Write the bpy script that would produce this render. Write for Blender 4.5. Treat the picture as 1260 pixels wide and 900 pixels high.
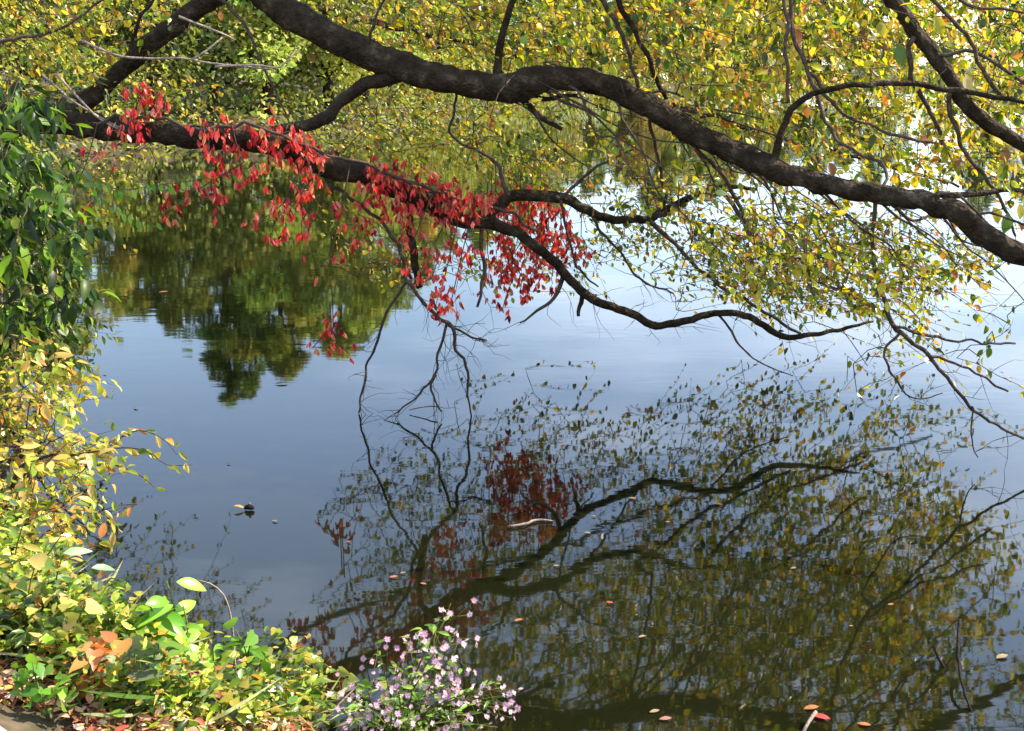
import bpy, math, random
import numpy as np
from mathutils import Vector, Matrix

random.seed(7)
RNG = np.random.default_rng(7)
SC = bpy.context.scene
COL = SC.collection
for o in list(bpy.data.objects):
    bpy.data.objects.remove(o)

# ------------------------------------------------------------------ camera
H = 2.7                                   # eye height above the water
PITCH = math.radians(15.3)                # looking down
FPX = 1351.0                              # focal length in pixels of a 1260 px wide picture
cam_d = bpy.data.cameras.new('camera')
cam = bpy.data.objects.new('camera', cam_d)
COL.objects.link(cam)
cam.location = (0, 0, H)
cam.rotation_euler = (math.pi / 2 - PITCH, 0, 0)
cam_d.sensor_width = 36
cam_d.lens = FPX / 1260 * 36
cam_d.clip_start = 0.05
cam_d.clip_end = 2000
SC.camera = cam

# ------------------------------------------------------------------ light
SUN_EL = math.radians(42)
SUN_AZ = math.radians(78)                  # clockwise from +Y (the viewing direction): from the right, a little beyond the tree
world = bpy.data.worlds.new('World')
SC.world = world
world.use_nodes = True
nt = world.node_tree
nt.nodes.clear()
sky = nt.nodes.new('ShaderNodeTexSky')
sky.sky_type = 'NISHITA'
sky.sun_disc = False
sky.sun_elevation = SUN_EL
sky.sun_rotation = SUN_AZ
sky.air_density = 1.0
sky.dust_density = 0.5
sky.ozone_density = 1.8
tc = nt.nodes.new('ShaderNodeTexCoord')
mp = nt.nodes.new('ShaderNodeMapping')
mp.inputs['Scale'].default_value = (1.3, 1.3, 5.5)
mp.inputs['Location'].default_value = (0.35, 0.1, 0.45)
nz = nt.nodes.new('ShaderNodeTexNoise')
nz.inputs['Scale'].default_value = 1.9
nz.inputs['Detail'].default_value = 6
nz.inputs['Roughness'].default_value = 0.55
rp = nt.nodes.new('ShaderNodeValToRGB')
rp.color_ramp.elements[0].position = 0.46
rp.color_ramp.elements[0].color = (0.08, 0.08, 0.08, 1)
rp.color_ramp.elements[1].position = 0.78
rp.color_ramp.elements[1].color = (0.55, 0.55, 0.55, 1)
mx = nt.nodes.new('ShaderNodeMix')
mx.data_type = 'RGBA'
mx.inputs['B'].default_value = (9.6, 10.4, 11.6, 1)
bg = nt.nodes.new('ShaderNodeBackground')
bg.inputs['Strength'].default_value = 0.15
wo = nt.nodes.new('ShaderNodeOutputWorld')
L = nt.links.new
L(tc.outputs['Generated'], mp.inputs['Vector'])
L(mp.outputs['Vector'], nz.inputs['Vector'])
L(nz.outputs['Fac'], rp.inputs['Fac'])
L(rp.outputs['Color'], mx.inputs['Factor'])
L(sky.outputs['Color'], mx.inputs['A'])
L(mx.outputs['Result'], bg.inputs['Color'])
L(bg.outputs['Background'], wo.inputs['Surface'])

sun_d = bpy.data.lights.new('sun', 'SUN')
sun_d.energy = 5.0
sun_d.angle = math.radians(0.5)
sun_d.color = (1.0, 0.88, 0.70)
sun = bpy.data.objects.new('sun', sun_d)
COL.objects.link(sun)
to_sun = Vector((math.sin(SUN_AZ) * math.cos(SUN_EL), math.cos(SUN_AZ) * math.cos(SUN_EL), math.sin(SUN_EL)))
sun.rotation_euler = to_sun.to_track_quat('Z', 'Y').to_euler()
sun.location = (20, 5, 25)

SC.view_settings.view_transform = 'Standard'
SC.view_settings.look = 'None'
SC.view_settings.exposure = 1.45
SC.view_settings.gamma = 1
SC.render.engine = 'CYCLES'
SC.cycles.max_bounces = 7
SC.cycles.transparent_max_bounces = 8

# ------------------------------------------------------------------ helpers
CP, SP = math.cos(PITCH), math.sin(PITCH)
def P(u, v, D):
    """point at forward distance D that stands in the direction (u, v) of the 1260x900 picture"""
    a = (u - 630) / FPX
    b = -(v - 450) / FPX
    dx, dy, dz = a, CP + b * SP, -SP + b * CP
    k = D / dy
    return np.array((dx * k, D, H + dz * k))

def new_mat(name):
    m = bpy.data.materials.new(name)
    m.use_nodes = True
    t = m.node_tree
    b = t.nodes['Principled BSDF']
    return m, t, b

def leaf_mat(name, trans=0.45, rough=0.42, spec=0.45, tcol=(1.25, 1.15, 0.7)):
    m, t, b = new_mat(name)
    at = t.nodes.new('ShaderNodeAttribute')
    at.attribute_name = 'tint'
    geo = t.nodes.new('ShaderNodeTexCoord')
    n = t.nodes.new('ShaderNodeTexNoise')
    n.inputs['Scale'].default_value = 45
    n.inputs['Detail'].default_value = 3
    r = t.nodes.new('ShaderNodeMapRange')
    r.inputs['From Min'].default_value = 0.3
    r.inputs['From Max'].default_value = 0.7
    r.inputs['To Min'].default_value = 0.72
    r.inputs['To Max'].default_value = 1.25
    mu = t.nodes.new('ShaderNodeVectorMath')
    mu.operation = 'SCALE'
    t.links.new(geo.outputs['Object'], n.inputs['Vector'])
    t.links.new(n.outputs['Fac'], r.inputs['Value'])
    t.links.new(at.outputs['Color'], mu.inputs[0])
    t.links.new(r.outputs['Result'], mu.inputs['Scale'])
    t.links.new(mu.outputs['Vector'], b.inputs['Base Color'])
    b.inputs['Roughness'].default_value = rough
    b.inputs['Specular IOR Level'].default_value = spec
    tr = t.nodes.new('ShaderNodeBsdfTranslucent')
    m2 = t.nodes.new('ShaderNodeVectorMath')
    m2.operation = 'MULTIPLY'
    m2.inputs[1].default_value = tcol
    t.links.new(mu.outputs['Vector'], m2.inputs[0])
    t.links.new(m2.outputs['Vector'], tr.inputs['Color'])
    ms = t.nodes.new('ShaderNodeMixShader')
    ms.inputs['Fac'].default_value = trans
    t.links.new(b.outputs['BSDF'], ms.inputs[1])
    t.links.new(tr.outputs['BSDF'], ms.inputs[2])
    t.links.new(ms.outputs['Shader'], t.nodes['Material Output'].inputs['Surface'])
    return m

def bark_mat(name, c1, c2, c3, scale=9.0, bump=0.6):
    m, t, b = new_mat(name)
    geo = t.nodes.new('ShaderNodeTexCoord')
    n = t.nodes.new('ShaderNodeTexNoise')
    n.inputs['Scale'].default_value = scale
    n.inputs['Detail'].default_value = 8
    n.inputs['Roughness'].default_value = 0.65
    v = t.nodes.new('ShaderNodeTexVoronoi')
    v.inputs['Scale'].default_value = scale * 5
    r = t.nodes.new('ShaderNodeValToRGB')
    e = r.color_ramp.elements
    e[0].position, e[0].color = 0.32, c1 + (1,)
    e[1].position, e[1].color = 0.56, c2 + (1,)
    x = r.color_ramp.elements.new(0.72)
    x.color = c3 + (1,)
    t.links.new(geo.outputs['Object'], n.inputs['Vector'])
    t.links.new(geo.outputs['Object'], v.inputs['Vector'])
    t.links.new(n.outputs['Fac'], r.inputs['Fac'])
    t.links.new(r.outputs['Color'], b.inputs['Base Color'])
    ad = t.nodes.new('ShaderNodeMath')
    ad.operation = 'ADD'
    t.links.new(n.outputs['Fac'], ad.inputs[0])
    t.links.new(v.outputs['Distance'], ad.inputs[1])
    bp = t.nodes.new('ShaderNodeBump')
    bp.inputs['Strength'].default_value = bump
    bp.inputs['Distance'].default_value = 0.022
    t.links.new(ad.outputs['Value'], bp.inputs['Height'])
    t.links.new(bp.outputs['Normal'], b.inputs['Normal'])
    b.inputs['Roughness'].default_value = 0.85
    b.inputs['Specular IOR Level'].default_value = 0.12
    return m

M_LEAF = leaf_mat('autumn_leaf', 0.46, 0.32, 0.5)
M_GREEN = leaf_mat('glossy_green_leaf', 0.42, 0.40, 0.3)
M_RED = leaf_mat('red_leaf', 0.5, 0.35, 0.5, (1.4, 0.9, 0.7))
M_DRY = leaf_mat('dry_leaf', 0.1, 0.6, 0.3)
M_FAR = leaf_mat('far_foliage', 0.3, 0.6, 0.2, (1.15, 1.1, 0.8))
M_PETAL = leaf_mat('petal', 0.35, 0.6, 0.2, (1, 1, 1))
M_BARK = bark_mat('bark', (0.010, 0.006, 0.003), (0.034, 0.023, 0.013), (0.10, 0.08, 0.05))
M_TWIG = bark_mat('twig_bark', (0.035, 0.024, 0.018), (0.08, 0.055, 0.042), (0.14, 0.11, 0.085), 20, 0.3)
M_PALE = bark_mat('pale_twig_bark', (0.15, 0.11, 0.09), (0.28, 0.22, 0.18), (0.38, 0.31, 0.26), 20, 0.3)
M_STEM = bark_mat('green_stem', (0.07, 0.09, 0.02), (0.12, 0.13, 0.035), (0.17, 0.13, 0.05), 20, 0.2)
M_WET = bark_mat('wet_wood', (0.008, 0.006, 0.005), (0.02, 0.015, 0.012), (0.04, 0.03, 0.022), 20, 0.3)

def tag(o, label=None, cat=None, group=None, kind=None):
    if label: o['label'] = label
    if cat: o['category'] = cat
    if group: o['group'] = group
    if kind: o['kind'] = kind
    return o

def empty(name, loc=(0, 0, 0)):
    o = bpy.data.objects.new(name, None)
    o.location = [float(c) for c in loc]
    o.empty_display_size = 0.1
    COL.objects.link(o)
    return o

def link(name, mesh, parent=None, M=None):
    """M is a world matrix; parents here are only ever moved, never turned"""
    o = bpy.data.objects.new(name, mesh)
    COL.objects.link(o)
    if parent is not None:
        o.parent = parent
        off = Matrix.Translation(-world_loc(parent))
        o.matrix_basis = off @ (M if M is not None else Matrix.Identity(4))
    elif M is not None:
        o.matrix_basis = M
    return o

def world_loc(o):
    v = Vector(o.location)
    while o.parent is not None:
        o = o.parent
        v += Vector(o.location)
    return v

def mesh_np(name, V, F3, mat, tint=None, smooth=True):
    """triangles only, quick"""
    me = bpy.data.meshes.new(name)
    V = np.asarray(V, dtype=np.float32)
    F3 = np.asarray(F3, dtype=np.int32)
    me.vertices.add(len(V))
    me.vertices.foreach_set('co', V.ravel())
    me.loops.add(len(F3) * 3)
    me.loops.foreach_set('vertex_index', F3.ravel())
    me.polygons.add(len(F3))
    me.polygons.foreach_set('loop_start', np.arange(0, len(F3) * 3, 3, dtype=np.int32))
    me.polygons.foreach_set('loop_total', np.full(len(F3), 3, dtype=np.int32))
    me.polygons.foreach_set('use_smooth', np.full(len(F3), smooth, dtype=bool))
    if tint is not None:
        a = me.attributes.new('tint', 'FLOAT_COLOR', 'POINT')
        c = np.ones((len(V), 4), dtype=np.float32)
        c[:, :3] = tint
        a.data.foreach_set('color', c.ravel())
    me.materials.append(mat)
    me.update()
    me.validate()
    return me

# ---- leaf shapes: base at the origin, blade along +Y, upper face +Z, length 1
def blade(w=0.5, peak=0.42, curl=0.12, fold=0.10, tip=1.0, rows=3):
    V = [(0, 0, 0)]
    ys = [(i + 1) / (rows + 1) for i in range(rows)]
    for y in ys:
        t = y / peak if y < peak else (1 - y) / (1 - peak)
        ww = w / 2 * math.sin(min(1, max(0, t)) * math.pi / 2) ** 0.8
        z = -curl * y * y
        V += [(-ww, y, z + fold * ww * 2), (0, y, z), (ww, y, z + fold * ww * 2)]
    V.append((0, tip, -curl))
    F = [(0, 2, 1), (0, 3, 2)]
    for r in range(rows - 1):
        a = 1 + 3 * r
        b = a + 3
        F += [(a, a + 1, b + 1), (a, b + 1, b), (a + 1, a + 2, b + 2), (a + 1, b + 2, b + 1)]
    a = 1 + 3 * (rows - 1)
    n = len(V) - 1
    F += [(a, a + 1, n), (a + 1, a + 2, n)]
    return np.array(V, float), np.array(F, int)

def palmate(n=5, w=0.34, droop=0.35):
    """creeper leaf: n leaflets from one point"""
    bv, bf = blade(w, 0.55, 0.18, 0.14, rows=2)
    V, F = [], []
    for i in range(n):
        a = (i - (n - 1) / 2) * math.radians(44)
        s = 1.0 - 0.12 * abs(i - (n - 1) / 2)
        d = droop * (0.6 + 0.4 * math.cos(i * 2.1))
        R = Matrix.Rotation(a, 3, 'Z') @ Matrix.Rotation(-d, 3, 'X')
        v = (bv * s) @ np.array(R).T
        F.append(bf + len(V) * len(bv))
        V.append(v)
    return np.concatenate(V), np.concatenate(F)

def heart():
    """broad heart-shaped leaf"""
    V = np.array([(0, 0, 0), (-.28, -.08, .05), (-.44, .14, .07), (-.36, .45, .04), (-.15, .78, -.03), (0, 1.02, -.14),
                  (.15, .78, -.03), (.36, .45, .04), (.44, .14, .07), (.28, -.08, .05), (0, .22, -.02), (0, .5, -.04), (0, .76, -.08)], float)
    F = [(0, 10, 1), (1, 10, 2), (2, 10, 11), (2, 11, 3), (3, 11, 12), (3, 12, 4), (4, 12, 5),
         (0, 9, 10), (9, 8, 10), (8, 11, 10), (8, 7, 11), (7, 12, 11), (7, 6, 12), (6, 5, 12)]
    return V, np.array(F, int)[:, ::-1]

T_ELM = blade(0.58, 0.42, 0.14, 0.12)
T_LONG = blade(0.32, 0.4, 0.3, 0.16)
T_OVAL = blade(0.46, 0.5, 0.15, 0.16)
T_PALM = palmate()
T_HEART = heart()
T_MID = blade(0.42, 0.38, 0.3, 0.16)
T_BLADE = blade(0.06, 0.4, 0.5, 0.02)
T_BIG = blade(0.46, 0.42, 0.30, 0.14, rows=7)
T_RED = blade(0.36, 0.55, 0.25, 0.16)
T_QUAD = (np.array([(0, 0, 0), (-.35, .5, .06), (0, 1, -.05), (.35, .5, .06)], float), np.array([(0, 3, 1), (1, 3, 2)], int))

def frames(d, n):
    """columns: side, blade direction, normal -> (N,3,3) matrices"""
    d = d / np.maximum(1e-6, np.linalg.norm(d, axis=1, keepdims=True))
    s = np.cross(d, n)
    s = s / np.maximum(1e-6, np.linalg.norm(s, axis=1, keepdims=True))
    n2 = np.cross(s, d)
    return np.stack((s, d, n2), axis=2)

def leaves_mesh(name, T, pos, R, size, tint, mat):
    V0, F0 = T
    N, k = len(pos), len(V0)
    W = V0[None] * np.stack((RNG.uniform(.65, 1.25, N), np.ones(N), RNG.uniform(-.6, 2.6, N)), 1)[:, None, :]
    V = np.einsum('nij,nkj->nki', R, W) * size[:, None, None] + pos[:, None, :]
    F = (F0[None] + (np.arange(N) * k)[:, None, None]).reshape(-1, 3)
    c = np.repeat(tint, k, axis=0)
    return mesh_np(name, V.reshape(-1, 3), F, mat, c)

def pick(pal, n, jitter=0.18):
    """colours from a weighted palette [(weight, (r,g,b)), ...]"""
    w = np.array([p[0] for p in pal], float)
    c = np.array([p[1] for p in pal], float)
    i = RNG.choice(len(pal), n, p=w / w.sum())
    return np.clip(c[i] * (1 + RNG.normal(0, jitter, (n, 1))) * (1 + RNG.normal(0, 0.06, (n, 3))), 0.004, 0.9)

class Leaves:
    """collects the leaves of one thing; the biggest in view become parts of their own, the rest one mass"""
    def __init__(self, T, mat, pal, mass='foliage', piece='leaf'):
        self.T, self.mat, self.pal, self.mass, self.piece = T, mat, pal, mass, piece
        self.p, self.d, self.n, self.s = [], [], [], []
    def add(self, p, d, n, s):
        self.p.append(p); self.d.append(d); self.n.append(n); self.s.append(s)
    def build(self, parent, single=300, variants=24, tint=None):
        if not self.p: return
        p, d, n, s = map(np.array, (self.p, self.d, self.n, self.s))
        R = frames(d, n)
        px = s * FPX / np.linalg.norm(p - np.array((0, 0, H)), axis=1)
        rel = p - np.array((0, 0, H))
        zc = rel[:, 1] * CP - rel[:, 2] * SP
        u = 630 + FPX * rel[:, 0] / np.maximum(zc, .1)
        v = 450 - FPX * (rel[:, 1] * SP + rel[:, 2] * CP) / np.maximum(zc, .1)
        out = (u < -5) | (u > 1265) | (v < -5) | (v > 905)
        score = px - 1000 * out
        order = np.argsort(-score)
        k = min(single, int((~out).sum()), len(p))
        one, rest = order[:k], order[k:]
        c = pick(self.pal, len(p)) if tint is None else tint
        if k:
            vm = []
            tc = pick(self.pal, variants)
            for i in range(variants):
                V0 = self.T[0] * np.array((RNG.uniform(.85, 1.15), 1, RNG.uniform(.5, 1.9)))
                vm.append(mesh_np(self.piece, V0, self.T[1], self.mat, np.repeat(tc[i:i + 1], len(V0), 0)))
            for i in one:
                M = Matrix([[R[i][a][b] * s[i] for b in range(3)] + [p[i][a]] for a in range(3)] + [[0, 0, 0, 1]])
                link(self.piece, vm[random.randrange(variants)], parent, M)
        if len(rest):
            o = link(self.mass, leaves_mesh(self.mass, self.T, p[rest], R[rest], s[rest], c[rest], self.mat), parent)
            o['kind'] = 'stuff'

# ---- tubes
def catmull(pts, rad, step=0.06):
    pts = [np.asarray(p, float) for p in pts]
    q = [2 * pts[0] - pts[1]] + pts + [2 * pts[-1] - pts[-2]]
    op, orr = [], []
    for i in range(1, len(q) - 2):
        n = max(2, int(np.linalg.norm(q[i + 1] - q[i]) / step))
        for j in range(n):
            t = j / n
            a, b, c, d = q[i - 1], q[i], q[i + 1], q[i + 2]
            op.append(0.5 * (2 * b + (c - a) * t + (2 * a - 5 * b + 4 * c - d) * t * t + (3 * b - a - 3 * c + d) * t ** 3))
            orr.append(rad[i - 1] * (1 - t) + rad[i] * t)
    op.append(pts[-1]); orr.append(rad[-1])
    return np.array(op), np.array(orr)

class Tubes:
    def __init__(self):
        self.V, self.F, self.n = [], [], 0
    def add(self, pts, rad, sides=5, rough=0.0):
        pts = np.asarray(pts, float)
        n = len(pts)
        t = np.gradient(pts, axis=0)
        t /= np.maximum(1e-9, np.linalg.norm(t, axis=1, keepdims=True))
        ref = np.array((0.13, 0.97, 0.2))
        a = np.cross(t, ref); a /= np.maximum(1e-6, np.linalg.norm(a, axis=1, keepdims=True))
        b = np.cross(t, a)
        th = np.arange(sides) * 2 * math.pi / sides
        r = np.asarray(rad, float)[:, None] * np.ones((1, sides))
        if rough:
            ph = RNG.uniform(0, 6.28, 8)
            s = np.arange(n)[:, None] * 0.35
            r = r * (1 + rough * (0.5 * np.sin(s * 0.7 + ph[0] + 2 * th) + 0.35 * np.sin(s * 1.9 + ph[1] + 3 * th) + 0.3 * np.sin(s * 3.1 + ph[2] - 4 * th))
                     + rough * 0.45 * RNG.normal(0, 1, (n, sides)))
        V = pts[:, None] + r[..., None] * (np.cos(th)[None, :, None] * a[:, None] + np.sin(th)[None, :, None] * b[:, None])
        V = V.reshape(-1, 3)
        i = np.arange(n - 1)[:, None] * sides
        j = np.arange(sides)[None]
        k = (np.arange(sides)[None] + 1) % sides
        A, B, C, D = i + j, i + k, i + sides + k, i + sides + j
        F = np.concatenate((np.stack((A, B, C), -1).reshape(-1, 3), np.stack((A, C, D), -1).reshape(-1, 3)))
        e0 = np.array([(0, q + 1, q) for q in range(1, sides - 1)])
        e1 = np.array([((n - 1) * sides, (n - 1) * sides + q, (n - 1) * sides + q + 1) for q in range(1, sides - 1)])
        F = np.concatenate((F, e0, e1)) + self.n
        self.V.append(V); self.F.append(F); self.n += len(V)
    def mesh(self, name, mat):
        return mesh_np(name, np.concatenate(self.V), np.concatenate(self.F), mat)
    def build(self, name, mat, parent=None, stuff=False):
        if not self.V: return None
        o = link(name, self.mesh(name, mat), parent)
        if stuff: o['kind'] = 'stuff'
        return o

def rnd(a, b): return random.uniform(a, b)
def rvec(s=1.0): return RNG.normal(0, s, 3)
def unit(v):
    v = np.asarray(v, float)
    return v / max(1e-9, np.linalg.norm(v))

# ------------------------------------------------------------------ the setting: ground with the lake basin
SHORE = [(-0.35, 3.35), (-0.9, 4.1), (-1.75, 4.85), (-3.05, 6.0), (-4.3, 8.0), (-5.3, 11.5), (-8.2, 18), (-12.5, 28), (-14.5, 34),
         (-11.5, 39), (-7, 43), (-3, 58), (3, 85), (16, 122), (34, 150), (62, 156), (64, 128), (44, 112), (46, 100), (90, 92), (180, 90), (230, 60), (150, 12), (60, 4), (20, 2.6), (6, 2.3), (1.2, 2.6)]
SH = np.array(SHORE)
def shore_s(x, y):
    """signed distance from the water's edge, positive on land"""
    x = np.asarray(x, float); y = np.asarray(y, float)
    best = np.full(x.shape, 1e9)
    inside = np.zeros(x.shape, bool)
    n = len(SH)
    for i in range(n):
        ax, ay = SH[i]; bx, by = SH[(i + 1) % n]
        dx, dy = bx - ax, by - ay
        t = np.clip(((x - ax) * dx + (y - ay) * dy) / (dx * dx + dy * dy), 0, 1)
        d = np.hypot(x - ax - t * dx, y - ay - t * dy)
        best = np.minimum(best, d)
        c = ((ay > y) != (by > y)) & (x < (bx - ax) * (y - ay) / (by - ay + 1e-12) + ax)
        inside ^= c
    return np.where(inside, -best, best)

def ground_z(x, y):
    s = shore_s(x, y)
    x = np.asarray(x, float); y = np.asarray(y, float)
    bump = 0.04 * np.sin(x * 2.3 + 1.1 * np.sin(y * 1.7)) * np.cos(y * 2.9) + 0.02 * np.sin(x * 7.1 + y * 3.3) * np.sin(y * 8.3)
    land = 1.12 * (1 - np.exp(-np.maximum(s, 0) ** 1.15 / 1.0))
    far = np.clip((y - 20) / 30, 0, 1)
    land = land + far * np.clip((s - 3) * 0.16, 0, 16) * np.clip((14 - x) / 30, .08, 1) * (1 + 0.25 * np.sin(x * 0.045 + 1) * np.cos(y * 0.03))
    z = np.where(s > 0, land + bump * np.clip(s, 0, 1), -0.9 * (1 - np.exp(np.minimum(s, 0) / 1.6)) - 0.01)
    return z

def gz(x, y): return float(ground_z(np.array([x]), np.array([y]))[0])

def warp(lo, hi, n, k):
    t = np.linspace(-1, 1, n)
    g = np.sinh(k * t) / math.sinh(k)
    return np.where(g < 0, -g * lo, g * hi)
gx = warp(-240, 300, 300, 7.0)
gy = warp(-120, 330, 300, 7.0) + 4
X, Y = np.meshgrid(gx, gy, indexing='ij')
Z = ground_z(X.ravel(), Y.ravel())
V = np.stack((X.ravel(), Y.ravel(), Z), 1)
ii = np.arange(299)[:, None] * 300 + np.arange(299)[None]
A = ii.ravel(); B = A + 300; C = B + 1; D_ = A + 1
GF = np.concatenate((np.stack((A, B, C), 1), np.stack((A, C, D_), 1)))
m, t, b = new_mat('bank_soil')
n1 = t.nodes.new('ShaderNodeTexNoise'); n1.inputs['Scale'].default_value = 6; n1.inputs['Detail'].default_value = 9
geo = t.nodes.new('ShaderNodeTexCoord')
r = t.nodes.new('ShaderNodeValToRGB')
r.color_ramp.elements[0].color = (0.022, 0.015, 0.010, 1); r.color_ramp.elements[0].position = .35
r.color_ramp.elements[1].color = (0.12, 0.08, 0.05, 1); r.color_ramp.elements[1].position = .7
x = r.color_ramp.elements.new(.5); x.color = (0.045, 0.04, 0.015, 1)
t.links.new(geo.outputs['Object'], n1.inputs['Vector']); t.links.new(n1.outputs['Fac'], r.inputs['Fac'])
t.links.new(r.outputs['Color'], b.inputs['Base Color'])
bp = t.nodes.new('ShaderNodeBump'); bp.inputs['Distance'].default_value = 0.03
t.links.new(n1.outputs['Fac'], bp.inputs['Height']); t.links.new(bp.outputs['Normal'], b.inputs['Normal'])
b.inputs['Roughness'].default_value = 0.95
tag(link('ground', mesh_np('ground', V, GF, m)), kind='structure')

# path the viewer stands on
pth = [(-30, 2.2), (-6, 2.6), (-3, 2.62), (-1.7, 2.56), (-1.3, 2.45), (-1.05, 2.28), (-0.75, 1.9), (-0.3, 1.3), (1, 0.8), (6, 0.5), (30, -0.5)]
V, F = [], []
for i, (x, y) in enumerate(pth):
    for q in range(4):
        yy = y + 0.03 * math.sin(i * 2.3) - (0, 0.05, 1.2, 2.3)[q]
        V.append((x, yy, 1.10 + (0.0 if q in (0,) else 0.03) - (0.12 if q == 0 else 0)))
for i in range(len(pth) - 1):
    for q in range(3):
        a = i * 4 + q
        F += [(a, a + 1, a + 5), (a, a + 5, a + 4)]
m, t, b = new_mat('path_surface')
n1 = t.nodes.new('ShaderNodeTexNoise'); n1.inputs['Scale'].default_value = 60; n1.inputs['Detail'].default_value = 8
geo = t.nodes.new('ShaderNodeTexCoord')
r = t.nodes.new('ShaderNodeValToRGB')
r.color_ramp.elements[0].color = (0.28, 0.21, 0.17, 1); r.color_ramp.elements[0].position = .35
r.color_ramp.elements[1].color = (0.50, 0.40, 0.33, 1); r.color_ramp.elements[1].position = .65
t.links.new(geo.outputs['Object'], n1.inputs['Vector']); t.links.new(n1.outputs['Fac'], r.inputs['Fac'])
t.links.new(r.outputs['Color'], b.inputs['Base Color'])
bp = t.nodes.new('ShaderNodeBump'); bp.inputs['Distance'].default_value = 0.004
t.links.new(n1.outputs['Fac'], bp.inputs['Height']); t.links.new(bp.outputs['Normal'], b.inputs['Normal'])
b.inputs['Roughness'].default_value = 0.9
tag(link('path', mesh_np('path', V, np.array(F)[:, ::-1], m, smooth=False)), kind='structure')

# water: a flat sheet inside the basin with fine ripples
m, t, b = new_mat('lake_water')
b.inputs['Base Color'].default_value = (0.006, 0.007, 0.0022, 1)
b.inputs['Roughness'].default_value = 0.028
b.inputs['IOR'].default_value = 1.62
geo = t.nodes.new('ShaderNodeTexCoord')
mpw = t.nodes.new('ShaderNodeMapping'); mpw.inputs['Scale'].default_value = (0.55, 1.5, 1)
n1 = t.nodes.new('ShaderNodeTexNoise'); n1.inputs['Scale'].default_value = 1.6; n1.inputs['Detail'].default_value = 3; n1.inputs['Distortion'].default_value = 0.4
n2 = t.nodes.new('ShaderNodeTexNoise'); n2.inputs['Scale'].default_value = 9; n2.inputs['Detail'].default_value = 2
n3 = t.nodes.new('ShaderNodeTexNoise'); n3.inputs['Scale'].default_value = 0.25; n3.inputs['Detail'].default_value = 2
mr = t.nodes.new('ShaderNodeMapRange'); mr.inputs['From Min'].default_value = .4; mr.inputs['From Max'].default_value = .65
mr.inputs['To Min'].default_value = 0.35; mr.inputs['To Max'].default_value = 1.0
ma = t.nodes.new('ShaderNodeMath'); ma.operation = 'MULTIPLY_ADD'; ma.inputs[1].default_value = 0.10
mm = t.nodes.new('ShaderNodeMath'); mm.operation = 'MULTIPLY'
bp = t.nodes.new('ShaderNodeBump'); bp.inputs['Strength'].default_value = 1.0; bp.inputs['Distance'].default_value = 0.0021
tl = t.links.new
tl(geo.outputs['Object'], mpw.inputs['Vector'])
tl(mpw.outputs['Vector'], n1.inputs['Vector']); tl(mpw.outputs['Vector'], n2.inputs['Vector']); tl(geo.outputs['Object'], n3.inputs['Vector'])
tl(n2.outputs['Fac'], ma.inputs[0]); tl(n1.outputs['Fac'], ma.inputs[2])
tl(n3.outputs['Fac'], mr.inputs['Value'])
tl(ma.outputs['Value'], mm.inputs[0]); tl(mr.outputs['Result'], mm.inputs[1])
tl(mm.outputs['Value'], bp.inputs['Height']); tl(bp.outputs['Normal'], b.inputs['Normal'])
V = [(-60, -10, 0), (260, -10, 0), (260, 170, 0), (-60, 170, 0)]
tag(link('water', mesh_np('water', V, [(0, 1, 2), (0, 2, 3)], m, smooth=False)), kind='structure')

_hx, _hy = np.arange(-9, 4, .06), np.arange(-1, 14, .06)
_HX, _HY = np.meshgrid(_hx, _hy, indexing='ij')
_HZ = ground_z(_HX.ravel(), _HY.ravel()).reshape(_HX.shape)
def HG(x, y):
    return _HZ[np.clip(((x + 9) / .06).astype(int), 0, len(_hx) - 1), np.clip(((y + 1) / .06).astype(int), 0, len(_hy) - 1)]

def ray_ground(u, v, lift=0.0):
    a = (u - 630) / FPX; b_ = -(v - 450) / FPX
    d = np.array((a, CP + b_ * SP, -SP + b_ * CP))
    ks = np.arange(1.5, 14, 0.04)
    p = np.array((0, 0, H))[None] + d[None] * ks[:, None]
    hit = p[:, 2] <= np.maximum(0.0, HG(p[:, 0], p[:, 1])) + lift
    return p[int(np.argmax(hit))] if hit.any() else p[-1]

# ------------------------------------------------------------------ palettes (linear base colours)
PAL_YELLOW = [(4, (.42, .38, .018)), (4, (.24, .30, .014)), (2.4, (.64, .50, .04)), (3.2, (.10, .17, .014)), (1.6, (.04, .07, .01)), (1.5, (.52, .30, .04)), (.8, (.40, .15, .03)), (.5, (.22, .10, .04)), (.6, (.60, .55, .25))]  # darkest and brightest tints paint shade and sunlit contrast into the leaf colours
PAL_OLIVE = [(3, (.20, .22, .03)), (3, (.12, .16, .02)), (2, (.34, .30, .04)), (2, (.07, .11, .015)), (1, (.42, .26, .05))]
PAL_GREEN = [(4, (.035, .08, .008)), (2, (.08, .15, .012)), (1.5, (.16, .29, .02)), (4, (.016, .035, .008)), (.5, (.30, .32, .05))]
PAL_SHRUB = [(4, (.46, .42, .06)), (3, (.30, .36, .04)), (2, (.60, .48, .14)), (2, (.18, .26, .03)), (1.5, (.58, .34, .06)), (.7, (.50, .20, .05))]
PAL_RED = [(4, (.60, .03, .035)), (2, (.34, .015, .02)), (2, (.72, .07, .05)), (1.5, (.80, .22, .16)), (1.2, (.60, .28, .10)), (.5, (.2, .25, .04)), (1, (.14, .012, .015)), (1, (.60, .12, .06)), (.8, (.55, .18, .15))]
PAL_BANK = [(4, (.26, .38, .03)), (4, (.08, .16, .02)), (3, (.035, .07, .012)), (2, (.36, .40, .06)), (1.5, (.48, .40, .07)), (.6, (.50, .22, .05)), (1, (.25, .33, .14))]
PAL_LITTER = [(3, (.26, .10, .05)), (3, (.40, .22, .12)), (2, (.50, .34, .20)), (2, (.14, .06, .03)), (1.5, (.42, .08, .05)), (1.5, (.48, .34, .08)), (1, (.6, .46, .33))]

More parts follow.
